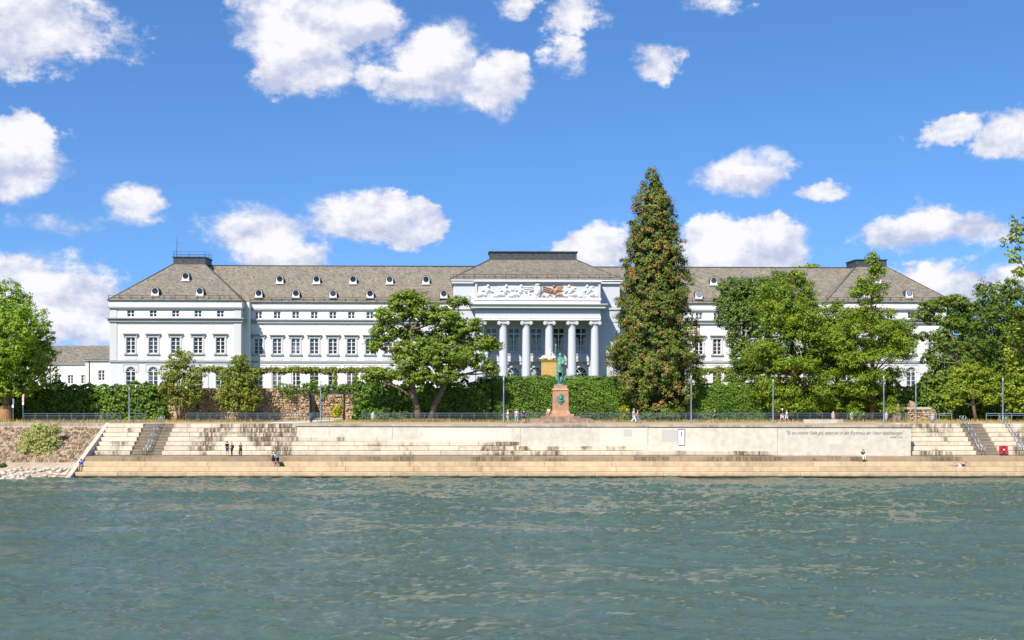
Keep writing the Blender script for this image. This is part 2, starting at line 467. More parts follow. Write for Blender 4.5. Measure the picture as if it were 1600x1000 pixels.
MAT['l_sequoia'] = leaf('sequoia_needles', (.045, .085, .012), (.19, .225, .028), (.32, .165, .045), .93, 1.5, .12, clump=True)
MAT['l_dark'] = leaf('dark_pine_needles', (.055, .12, .018), (.155, .235, .032), None, trans=.15)
MAT['l_cypress'] = leaf('olive_cypress_leaves', (.08, .16, .012), (.26, .355, .025), trans=.25)
MAT['l_oak'] = leaf('deep_green_leaves', (.05, .105, .013), (.19, .27, .03))
MAT['l_bright'] = leaf('sunny_green_leaves', (.13, .21, .018), (.36, .43, .04))
MAT['l_ivy'] = leaf('ivy_leaves', (.036, .095, .011), (.15, .26, .025), trans=.2)
MAT['l_hedge'] = leaf('clipped_hedge_leaves', (.045, .11, .010), (.155, .275, .022), trans=.2)
MAT['l_vine'] = leaf('pergola_vine_leaves', (.10, .17, .018), (.29, .36, .035), (.22, .10, .03), .68, .8)
MAT['l_willow'] = leaf('silvery_willow_leaves', (.30, .34, .09), (.55, .55, .20))
MAT['l_yellow'] = leaf('yellow_flowering_shrub', (.12, .20, .02), (.30, .36, .03), (.65, .50, .02), .56, 1.1)
MAT['core'] = plain('inner_shade_core', (.018, .026, .008), .95, .3)  # solid filler; shade between the leaves is put into its dark colour
MAT['straw'] = leaf('straw_blades', (.38, .27, .09), (.55, .42, .16), trans=.2)
def water():
    m, ns, ls = new_mat('river_water')
    n1_ = mnoise(ns, ls, 1.0, 5, .6, (.55, 1.0, 1), 'World')
    n2_ = mnoise(ns, ls, 1.0, 4, .65, (3.0, 5.5, 1), 'World', (4, 2, 0))
    n3_ = mnoise(ns, ls, 1.0, 3, .55, (.06, .16, 1), 'World', (1, 3, 0))
    h = mmath(ns, ls, 'ADD', n1_, mmath(ns, ls, 'MULTIPLY', n2_, .75))
    h = mmath(ns, ls, 'MULTIPLY', h, ramp(ns, ls, n3_, [(.34, (.32, .32, .32)), (.64, (1.15, 1.15, 1.15))]))
    patch = mnoise(ns, ls, 1, 3, .5, (.018, .055, 1), 'World', (2, 7, 0))
    b = ns.new('ShaderNodeBsdfPrincipled')
    col = ramp(ns, ls, patch, [(.35, (.060, .096, .072)), (.65, (.064, .104, .086))])
    ls.new(col, b.inputs['Base Color'])
    b.inputs['IOR'].default_value = 1.333; b.inputs['Specular IOR Level'].default_value = .5
    ls.new(ramp(ns, ls, patch, [(.35, (.04, .04, .04)), (.65, (.08, .08, .08))]), b.inputs['Roughness'])
    bn = ns.new('ShaderNodeBump'); bn.inputs['Strength'].default_value = 1.0; bn.inputs['Distance'].default_value = .20
    ls.new(h, bn.inputs['Height']); ls.new(bn.outputs[0], b.inputs['Normal'])
    o = ns.new('ShaderNodeOutputMaterial'); ls.new(b.outputs[0], o.inputs[0]); return m
MAT['water'] = water()
def cloth(n, c): return plain(n, c, .85, .12, 6, 0, .1)

# ------------------------------------------------------------------ levels and distances
Z_PROM, Z_TERR, Z_PLAT = 5.93, 9.3, 2.24
XL = -51.45                       # the steps end here against the cheek wall
# ------------------------------------------------------------------ river
def river():
    nx, ny, cell = 640, 480, .25
    kx = np.fft.fftfreq(nx, cell) * 2 * np.pi; ky = np.fft.fftfreq(ny, cell) * 2 * np.pi
    KX, KY = np.meshgrid(kx, ky); K = np.hypot(KX, KY); K[0, 0] = 1
    wd = np.array([.35, 1.0]); wd /= np.hypot(*wd)
    cosd = (KX * wd[0] + KY * wd[1]) / K
    Lw = .42
    S = np.exp(-1 / (K * Lw) ** 2) / K ** 3.4 * (.10 + cosd ** 4) * np.exp(-(K * .11) ** 2)
    S[0, 0] = 0
    r = np.random.default_rng(5)
    h = np.fft.ifft2((r.normal(size=K.shape) + 1j * r.normal(size=K.shape)) * np.sqrt(S)).real
    h = h / h.std() * .046
    h = h + .12 * (h ** 2) / .046
    S2 = np.exp(-1 / (K * 1.6) ** 2) / K ** 4.2 * (.05 + cosd ** 4); S2[0, 0] = 0
    h2 = np.fft.ifft2((r.normal(size=K.shape) + 1j * r.normal(size=K.shape)) * np.sqrt(S2)).real
    h = h + h2 / h2.std() * .064       # sharper crests
    x = (np.arange(nx) - nx / 2) * cell; y = 26 + np.arange(ny) * cell
    keep = y <= 145.2
    y = y[keep]; h = h[keep]
    X, Y = np.meshgrid(x, y)
    g1 = np.random.default_rng(8).normal(size=K.shape); KG = np.hypot(KX, KY * .35)
    g1 = np.fft.ifft2(np.fft.fft2(g1) * np.exp(-(KG * 3.0) ** 2)).real[keep]; g1 /= g1.std()
    gust = np.clip(1.0 + .42 * g1, .35, 1.75)
    ed = np.minimum.reduce([np.clip((X - x[0]) / 4, 0, 1), np.clip((x[-1] - X) / 4, 0, 1), np.clip((Y - y[0]) / 4, 0, 1), np.clip((y[-1] - Y) / 3, 0, 1)])
    Z = h * gust * ed
    V = np.stack([X, Y, Z], -1).reshape(-1, 3)
    n, mrow = len(x), len(y)
    i = np.arange(n - 1)[None, :] + np.arange(mrow - 1)[:, None] * n
    Q = np.stack([i, i + 1, i + 1 + n, i + n], -1).reshape(-1, 4)
    b = len(V); B = 2500.
    x0, x1, y0, y1 = x[0], x[-1], y[0], y[-1]
    ext = np.array([(-B, -900, 0), (x0, -900, 0), (x1, -900, 0), (B, -900, 0), (-B, y0, 0), (x0, y0, 0), (x1, y0, 0), (B, y0, 0), (-B, y1, 0), (x0, y1, 0), (x1, y1, 0), (B, y1, 0)])
    eq = np.array([(0, 1, 5, 4), (1, 2, 6, 5), (2, 3, 7, 6), (4, 5, 9, 8), (6, 7, 11, 10)]) + b
    o = link('river', fast_mesh('river', np.vstack([V, ext]), np.vstack([Q, eq]), True), MAT['water'])
    tag(o, kind='structure')
river()

# ------------------------------------------------------------------ ground sheets
def sheet(name, poly, z, mat, kind='structure'):
    m = MB(); m.add([(x, y, z) for x, y in poly], [tuple(range(len(poly)))])
    return tag(m.build(name, mat), kind=kind)
WALL_A, WALL_B = (-27.0, 152.63), (48.7, 148.41)          # front of the painted wall, in plan
def wall_y(x): return WALL_A[1] + (x - WALL_A[0]) * (WALL_B[1] - WALL_A[1]) / (WALL_B[0] - WALL_A[0])
sheet('promenade', [(-400, 155.5), (-27, 155.5), (-27, 152.9), (48.6, 148.7), (48.6, 155.5), (400, 155.5), (400, 160), (-400, 160)], Z_PROM, MAT['paving'])
sheet('grass_strip', [(-400, 160), (400, 160), (400, 171.5), (-20.5, 171.5), (-20.5, 186.3), (-30.5, 186.3), (-30.5, 171.5), (-400, 171.5)], Z_PROM - .004, MAT['drygrass'])
tr = MB()
for poly in ([(-3500, 171.6), (-30.5, 171.6), (-30.5, 186), (-3500, 186)], [(-20.5, 171.6), (3500, 171.6), (3500, 186), (-20.5, 186)], [(-3500, 186), (3500, 186), (3500, 6000), (-3500, 6000)]):
    tr.add([(x, y, Z_TERR) for x, y in poly], [(0, 1, 2, 3)])
tag(tr.build('garden_terrace', MAT['lawn']), kind='structure')
sheet('gate_path', [(-30.2, 157.5), (-26.2, 160.5), (-24.2, 171.5), (-24.2, 180), (-27.6, 180), (-27.6, 171.5), (-32.5, 158)], Z_PROM + .006, MAT['path'])
sheet('river_bed', [(-2500, -900), (2500, -900), (2500, 160), (-2500, 160)], -2.5, MAT['bankground'])

# ------------------------------------------------------------------ embankment: tiers of blocks
def block_mesh(L, D, H):
    b = .025; m = MB()
    x0, x1 = .018, L - .018
    g = .465 if H < .61 else .508
    m.box(x0, x1, .12, D, -H, -g)
    m.frustum((x0, x1, .0, D), -g, (x0, x1, .0, D), -b)
    m.frustum((x0, x1, .0, D), -b, (x0 + b, x1 - b, b, D), 0)
    return m.mesh('concrete_block')
def tiers(parent, rows, mat, name, length, jit, cache={}):
    for (x0, x1, y, z, dep, h) in rows:
        x = x0 + .0; first = rnd.uniform(.45, 1) * length
        while x < x1 - .05:
            L = min(first if x == x0 else length + rnd.uniform(-jit, jit), x1 - x)
            if x1 - (x + L) < 1.0: L = x1 - x
            L = round(L, 2)
            k = (L, dep, h)
            if k not in cache: cache[k] = block_mesh(L, dep, h)
            me = cache[k]
            if me.materials and me.materials[0] != mat: me = block_mesh(L, dep, h)
            link(name, me, mat, parent, (x, y + rnd.uniform(-.012, .012), z + rnd.uniform(-.008, .008)))
            x += L
emb = empty('embankment', (0, 0, 0)); tag(emb, kind='structure')
lower_rows = [(XL, 100, 143.0 + 1.1 * i, .62 + .54 * i, 1.5, 1.3 if i == 0 else .62) for i in range(3)]
tiers(emb, lower_rows, MAT['lower'], 'concrete_block', 8.05, .05)
tiers(emb, [(XL, 100, 146.3, Z_PLAT, 3.6, .62)], MAT['lip'], 'platform_slab', 8.05, .05)
ST_L, ST_R = (-46.9, -43.0), (57.0, 59.9)
ends = {0: 32.6, 1: 16.8, 2: 1.03, 3: -14.96, 4: -22.9, 5: -27.0, 6: -27.0}
rows = []
for i in range(7):
    y, z = 149.3 + .886 * i, Z_PLAT + .527 * (i + 1)
    dep = 1.2 if i < 6 else 1.0
    rows += [(XL, ST_L[0], y, z, dep, .6), (ST_L[1], ends[i], y, z, dep, .6), (48.75, ST_R[0], y, z, dep, .6), (ST_R[1], 100, y, z, dep, .6)]
tiers(emb, rows, MAT['tier'], 'concrete_block', 3.85, .25)
core = MB()
core.add([(XL + .2, 149.6, 1.0), (100, 149.6, 1.0), (100, 155.6, 5.2), (XL + .2, 155.6, 5.2), (XL + .2, 149.6, -2), (100, 149.6, -2), (100, 155.6, -2), (XL + .2, 155.6, -2)],
         [(0, 1, 2, 3), (4, 5, 1, 0), (2, 6, 7, 3), (0, 3, 7, 4), (1, 5, 6, 2)])
core.build('earth_core', MAT['stair'], emb)
def stairs(x0, x1, label):
    st = empty('stairs', ((x0 + x1) / 2, 149.3, Z_PLAT)); tag(st, label, 'stairs', 'stairs up the embankment')
    hw = (x1 - x0) / 2
    n = 21
    b = MB(); b.box(-hw + .01, hw - .01, .05, 6.18 / n * 1.6, -.18, -.065); b.box(-hw + .01, hw - .01, 0, 6.18 / n * 1.6, -.064, 0)
    me = b.mesh('stair_tread')
    for k in range(n):
        link('stair_tread', me, MAT['stair'], st, (0, .1 + k * 6.1 / n, .1757 * (k + 1)))
    return st
stairs(*ST_L, 'brown concrete stairs up the embankment near the sloping cheek wall')
stairs(*ST_R, 'brown concrete stairs up the embankment beside the red cabinet')
def stair_rail(x, label, dz=0):
    o = empty('handrail', (x, 149.3, Z_PLAT)); tag(o, label, 'handrail', 'steel handrails on the embankment stairs')
    for k, off in enumerate((-.22, .22)):
        m = MB()
        m.tube([(off, -.25, 0), (off, -.25, 1.0), (off, .1, 1.05), (off, 6.2, 3.69 + 1.02), (off, 6.9, 3.69 + 1.02), (off, 6.9, 3.72)], .035, 8)
        m.tube([(off, .1, .62), (off, 6.2, 3.69 + .55)], .025, 6)
        m.build('rail', MAT['galv'], o)
    for t in (.1, .28, .46, .64, .82, .99):
        m = MB()
        for off in (-.22, .22):
            m.tube([(off, 6.2 * t, 3.69 * t - .1), (off, 6.2 * t, 3.69 * t + 1.0)], .028, 6)
        m.tube([(-.22, 6.2 * t, 3.69 * t + .5), (.22, 6.2 * t, 3.69 * t + .5)], .02, 6)
        m.build('baluster', MAT['galv'], o)
stair_rail(-44.9, 'double steel handrail running up the stairs near the cheek wall')
stair_rail(57.75, 'double steel handrail climbing the stairs beside the red cabinet')
stair_rail(62.9, 'steel handrail cut by the right edge of the picture')
# cheek wall
m = MB()
m.add([(XL - .55, 141.6, -1.5), (XL - .55, 141.6, .15), (XL - .55, 155.6, Z_PROM + .12), (XL - .55, 155.6, -1.5),
       (XL - .02, 141.6, -1.5), (XL - .02, 141.6, .15), (XL - .02, 155.6, Z_PROM + .12), (XL - .02, 155.6, -1.5)],
      [(0, 1, 2, 3), (7, 6, 5, 4), (1, 5, 6, 2), (0, 4, 5, 1), (3, 2, 6, 7)])
tag(m.build('cheek_wall', MAT['cheek']), 'sloping pale concrete wall bounding the steps beside the rocky bank', 'wall')
# painted wall
pw = empty('painted_wall', (WALL_A[0], WALL_A[1], 0)); pw.rotation_euler = (0, 0, math.atan2(WALL_B[1] - WALL_A[1], WALL_B[0] - WALL_A[0]))
tag(pw, 'long pale grey wall with a handwritten quotation below the promenade', 'wall')
LW = math.hypot(WALL_B[0] - WALL_A[0], WALL_B[1] - WALL_A[1])
cuts = [0, 4.1, 12.06, 28.07, 43.86, 59.68, LW]
for a, b in zip(cuts[:-1], cuts[1:]):
    MB().box(a + .015, b - .015, 0, .45, 1.2, 5.60).build('wall_panel', MAT['wallpanel'], pw)
MB().box(-.1, LW + .1, .12, .6, 5.602, 5.70).build('shadow_gap', MAT['iron'], pw)
for k in range(19):
    a = -.15 + k * (LW + .3) / 19
    MB().box(a + .01, a + (LW + .3) / 19 - .01, -.10, 1.0, 5.701, Z_PROM + .03).build('coping_stone', MAT['coping'], pw)
for (px0, px1, py0, py1, mt) in ((938, 1012, 668, 696, 'patch'), (1034, 1060, 672, 690, 'patch2'), (975, 988, 671, 682, 'patch2'), (1290, 1310, 682, 694, 'patch'), (660, 800, 669, 688, 'patch'), (1060, 1093, 686, 703, 'patch')):
    d = 150.5
    xa, xb = (WX(px0, d) - WALL_A[0]), (WX(px1, d) - WALL_A[0])
    MB().box(xa, xb, -.004 if mt == 'patch' else -.009, .05, WZ(py1, wall_y(WX(px0, d))), WZ(py0, wall_y(WX(px0, d)))).build('overpaint_patch', MAT[mt], pw)
def text(body, size, mat, parent, loc, shear=0.0, width=None, name='lettering', heavy=0.0):
    cu = bpy.data.curves.new(name, 'FONT'); cu.body = body; cu.size = size; cu.shear = shear; cu.extrude = .004; cu.offset = heavy
    o = bpy.data.objects.new(name, cu); COL.objects.link(o)
    bpy.context.view_layer.update()
    me = bpy.data.meshes.new_from_object(o)
    bpy.data.objects.remove(o)
    t = link(name, me, mat, parent, loc); t.rotation_euler = (R(90), 0, 0)
    if width:
        xs = [v.co.x for v in me.vertices]; s = width / (max(xs) - min(xs)); t.scale = (s, 1, 1)
    return t
MAT['ink'] = plain('dark_ink', (.11, .10, .09), .8, .05)
text('"Es tut unserer Seele gut, wenn wir in den Rhythmus der Natur einschwingen"', .64, MAT['ink'], pw, (60.7, -.006, WZ(679, 148.9)), .45, 14.2)
text('Anselm Grün', .42, MAT['ink'], pw, (73.3, -.006, WZ(684.6, 148.6)), .4, 1.5)
# kilometre board
kb = empty('kilometre_board', (WX(1064.5, 149.9), wall_y(WX(1064.5, 149.9)) - .12, WZ(695, 149.9)), pw.rotation_euler[2])
tag(kb, 'white upright board with a black numeral 1 on the grey wall', 'sign')
MB().box(-.36, .36, 0, .06, 0, 1.85).build('board', plain('board_white', (.82, .82, .82), .5, .02), kb)
m = MB(); m.box(-.40, .40, -.01, .07, 1.851, 1.93); m.box(-.40, -.361, -.01, .07, 0, 1.85); m.box(.361, .40, -.01, .07, 0, 1.85); m.build('board_edge', MAT['iron'], kb)
text('1', .85, MAT['ink'], kb, (-.17, -.006, 1.05), 0, None, 'numeral', .03)

# ------------------------------------------------------------------ rocky bank beside the steps
bank = MB()
prof = [(138.0, -2.4), (141.5, -.35), (145.2, .75), (147.0, 1.5), (155.2, 5.55), (155.6, 5.92)]
for (ya, za), (yb, zb) in zip(prof[:-1], prof[1:]):
    bank.add([(-400, ya, za), (XL - .5, ya, za), (XL - .5, yb, zb), (-400, yb, zb)], [(0, 1, 2, 3)])
bk = tag(bank.build('river_bank', MAT['bankground']), kind='structure')
def bank_z(y):
    for (ya, za), (yb, zb) in zip(prof[:-1], prof[1:]):
        if ya <= y <= yb: return za + (zb - za) * (y - ya) / (yb - ya)
    return 5.9
iv, iff = ico(1)
rock_meshes = []
for k in range(7):
    v = iv * (1 + .22 * rng.normal(size=(len(iv), 1))) * np.array([1, .8, .62])
    rock_meshes.append(fast_mesh('boulder', v, np.array(iff)))
for k in range(250):
    y = rnd.uniform(141.3, 145.6); x = XL - .9 - rnd.random() ** .9 * 20
    s = rnd.uniform(.2, .44)
    o = link('boulder', rock_meshes[k % 7], MAT['boulder'], bk, (x, y, bank_z(y) + s * .25), rnd.uniform(0, 6.3), (s * rnd.uniform(.9, 1.5), s, s * rnd.uniform(.8, 1.2)))
m = MB()
for y in np.arange(147.2, 155.1, .36):
    x = XL - .6 - rnd.random() * .3
    while x > -84:
        wd = rnd.uniform(.28, .62); s = .42; z = bank_z(y)
        a = rnd.uniform(-.05, .05); h = rnd.uniform(.03, .15)
        cx = x - wd / 2; sl = (5.55 - 1.5) / 8.2
        pts = []
        for (dx, dy) in ((-.46, -.46), (.46, -.46), (.46, .46), (-.46, .46)):
            pts.append((cx + dx * wd + rnd.uniform(-.04, .04), y + dy * .36 + rnd.uniform(-.03, .03)))
        vs = [(px, py, bank_z(min(max(py, 147), 155.1)) - .08) for px, py in pts] + [(cx + (px - cx) * .72, y + (py - y) * .72, bank_z(y) + (py - y) * sl + h) for px, py in pts]
        m.add(vs, [(4, 5, 6, 7), (0, 1, 5, 4), (1, 2, 6, 5), (2, 3, 7, 6), (3, 0, 4, 7)])
        x -= wd
tag(m.build('pitching_stones', MAT['pitching'], bk), kind='stuff')
for k in range(24):
    a = XL - .6 - k * 2.0
    MB().box(a - 1.96, a, 155.25, 155.95, 5.55, Z_PROM + .05 + rnd.uniform(-.01, .02)).build('kerb_stone', MAT['coping'], bk)

# ------------------------------------------------------------------ the palace
PAL = empty('palace', (4.8, 250.0, Z_TERR), R(2.2))
tag(PAL, 'long white palace with grey slate roofs and a columned centre', 'palace')
def Z(z): return z - Z_TERR
def arch_pts(w, zs, n=12):          # half circle from right springing to left springing
    return [(w / 2 * math.cos(math.pi * k / n), zs + w / 2 * math.sin(math.pi * k / n)) for k in range(n + 1)]
def wall_front(x0, x1, z0, z1, y, holes, dep=.4):
    """holes: (xc, w, za, zb, arched)"""
    m = MB()
    xs = sorted({x0, x1} | {h[0] - h[1] / 2 for h in holes} | {h[0] + h[1] / 2 for h in holes})
    zs = sorted({z0, z1} | {h[2] for h in holes} | {h[3] for h in holes})
    for a, b in zip(xs[:-1], xs[1:]):
        for c, d in zip(zs[:-1], zs[1:]):
            cx, cz = (a + b) / 2, (c + d) / 2
            if any(abs(cx - h[0]) < h[1] / 2 and h[2] < cz < h[3] for h in holes): continue
            m.add([(a, y, c), (b, y, c), (b, y, d), (a, y, d)], [(0, 1, 2, 3)])
    for (xc, w_, za, zb, arched) in holes:
        a, b = xc - w_ / 2, xc + w_ / 2
        if arched:
            zsp = zb - w_ / 2
            pts = [(xc + px, pz) for px, pz in arch_pts(w_, zsp)]
            for (p, q) in zip(pts[:-1], pts[1:]):
                m.add([(p[0], y, p[1]), (p[0], y, zb), (q[0], y, zb), (q[0], y, q[1])], [(0, 1, 2, 3)])
                m.add([(p[0], y, p[1]), (q[0], y, q[1]), (q[0], y + dep, q[1]), (p[0], y + dep, p[1])], [(0, 1, 2, 3)])
        else:
            zsp = zb
            m.add([(a, y, zb), (b, y, zb), (b, y + dep, zb), (a, y + dep, zb)], [(3, 2, 1, 0)])
        m.add([(a, y, za), (b, y, za), (b, y + dep, za), (a, y + dep, za)], [(0, 1, 2, 3)])
        m.add([(a, y, za), (a, y + dep, za), (a, y + dep, zsp), (a, y, zsp)], [(0, 1, 2, 3)])
        m.add([(b, y, za), (b, y, zsp), (b, y + dep, zsp), (b, y + dep, za)], [(0, 1, 2, 3)])
    m.add([(x0, y, z0), (x0, y, z1), (x0, y + dep, z1), (x0, y + dep, z0)], [(0, 1, 2, 3)])
    m.add([(x1, y, z0), (x1, y + dep, z0), (x1, y + dep, z1), (x1, y, z1)], [(0, 1, 2, 3)])
    return m
# window pieces, origin at sill centre on the wall plane (y=0), shared by all copies
def win_meshes(w_, h, cols, rows_, arched=False, transom=None):
    fr = MB(); t = .10; y0, y1 = .16, .26
    H = h - (w_ / 2 if arched else 0)
    fr.box(-w_ / 2, -w_ / 2 + t, y0, y1, 0, H); fr.box(w_ / 2 - t, w_ / 2, y0, y1, 0, H); fr.box(-w_ / 2 + t, w_ / 2 - t, y0, y1, 0, t)
    fr.box(-w_ / 2 + t, w_ / 2 - t, y0, y1, H - t, H)
    for k in range(1, cols):
        x = -w_ / 2 + w_ * k / cols; b = .085 if k == cols / 2 else .045
        fr.box(x - b, x + b, y0 + .005, y1 - .02, t, H - t)
    for k in range(1, rows_):
        z = H * k / rows_; b = .035
        if transom and k == transom: b = .10
        fr.box(-w_ / 2 + t, w_ / 2 - t, y0 + .012, y1 - .03, z - b, z + b)
    g = MB(); gy = .25
    if arched:
        pts = arch_pts(w_, H)
        for (p, q) in zip(pts[:-1], pts[1:]):
            pi = (p[0] * .86, H + (p[1] - H) * .86); qi = (q[0] * .86, H + (q[1] - H) * .86)
            fr.add([(p[0], y0, p[1]), (q[0], y0, q[1]), (qi[0], y0, qi[1]), (pi[0], y0, pi[1])], [(0, 1, 2, 3)])
        for th in (45, 90, 135):
            c, s = math.cos(R(th)), math.sin(R(th)); r = w_ / 2 * .93; o = .045
            fr.add([(-s * o, y0 + .01, H + c * o), (s * o, y0 + .01, H - c * o), (c * r + s * o, y0 + .01, H + s * r - c * o), (c * r - s * o, y0 + .01, H + s * r + c * o)], [(0, 1, 2, 3)])
        g.add([(-w_ / 2, gy, 0), (w_ / 2, gy, 0)] + [(p[0], gy, p[1]) for p in pts], [tuple(range(len(pts) + 2))])
    else:
        g.add([(-w_ / 2, gy, 0), (w_ / 2, gy, 0), (w_ / 2, gy, h), (-w_ / 2, gy, h)], [(0, 1, 2, 3)])
    return fr.mesh('window'), g.mesh('pane')
def hood_mesh(w_, h):
    m = MB(); s = .34
    m.box(-w_ / 2 - s, -w_ / 2, -.12, .02, 0, h + .02); m.box(w_ / 2, w_ / 2 + s, -.12, .02, 0, h + .02)
    m.box(-w_ / 2 - s, w_ / 2 + s, -.123, .02, h + .021, h + .42)
    return m.mesh('surround')
def hood2_mesh(w_, h):
    m = MB()
    m.box(-w_ / 2 - .5, w_ / 2 + .5, -.30, .02, h + .43, h + .58); m.box(-w_ / 2 - .68, w_ / 2 + .68, -.46, .02, h + .581, h + .78)
    for sx in (-1, 1):
        m.box(sx * (w_ / 2 + .40) - .13, sx * (w_ / 2 + .40) + .13, -.26, .02, h + .02, h + .429)
    return m.mesh('hood')
def sill_mesh(w_):
    return MB().box(-w_ / 2 - .48, w_ / 2 + .48, -.28, .02, -.30, -.04).mesh('sill')
def apron_mesh(w_):
    m = MB(); m.box(-w_ / 2 - .34, w_ / 2 + .34, -.05, .02, -1.24, -.31); return m.mesh('apron')
def archivolt_mesh(w_, h):
    m = MB(); zs = h - w_ / 2; n = 12
    o = [((w_ / 2 + .30) * math.cos(math.pi * k / n), zs + (w_ / 2 + .30) * math.sin(math.pi * k / n)) for k in range(n + 1)]
    i = arch_pts(w_, zs, n)
    for k in range(n):
        m.add([(i[k][0], -.10, i[k][1]), (i[k + 1][0], -.10, i[k + 1][1]), (o[k + 1][0], -.10, o[k + 1][1]), (o[k][0], -.10, o[k][1]),
               (o[k][0], .02, o[k][1]), (o[k + 1][0], .02, o[k + 1][1]), (i[k][0], .02, i[k][1]), (i[k + 1][0], .02, i[k + 1][1])], [(3, 2, 1, 0), (4, 5, 2, 3), (0, 1, 7, 6)])
    for sx in (-1, 1): m.box(sx * (w_ / 2 + .16) - .17, sx * (w_ / 2 + .16) + .17, -.13, .02, zs - .16, zs)
    top = h + .42
    m.box(-w_ / 2 - .62, w_ / 2 + .62, -.09, .02, top, top + .10)
    for sx in (-1, 1): m.box(sx * (w_ / 2 + .56) - .06, sx * (w_ / 2 + .56) + .06, -.085, .02, zs - .1, top - .001)
    return m.mesh('archivolt')
WTYPES = {}
def wtype(key, w_, h, cols, rows_, arched=False, extras=(), transom=None):
    WTYPES[key] = (win_meshes(w_, h, cols, rows_, arched, transom), w_, h, [(n, mk, MAT[mt]) for n, mk, mt in extras])
wtype('main', 1.72, 3.2, 2, 4, False, (('surround', hood_mesh(1.72, 3.2), 'trim_w'), ('hood', hood2_mesh(1.72, 3.2), 'trim'), ('sill', sill_mesh(1.72), 'trim'), ('apron', apron_mesh(1.72), 'base')))
wtype('mezz', 1.42, 1.42, 2, 2)
wtype('arch', 1.85, 4.6, 2, 4, True, (('archivolt', archivolt_mesh(1.85, 4.6), 'trim_w'),))
wtype('tall', 2.25, 4.7, 2, 4, False, (), 3)
wtype('farch', 2.5, 3.3, 4, 2, True, (('archivolt', archivolt_mesh(2.5, 3.3), 'trim_w'),))
wtype('annex', 1.3, 2.0, 2, 3)
def window(parent, key, x, y, z):
    (fr, gl), w_, h, ex = WTYPES[key]
    o = link('window', fr, MAT['frame'], parent, (x, y, z))
    link('pane', gl, MAT['glass'], o)
    for n, me, mt in ex: link(n, me, mt, o)
    return o
def band(m, x0, x1, y0, y1, z0, z1, p): m.box(x0 - p, x1 + p, y0 - p, y1, z0, z1)

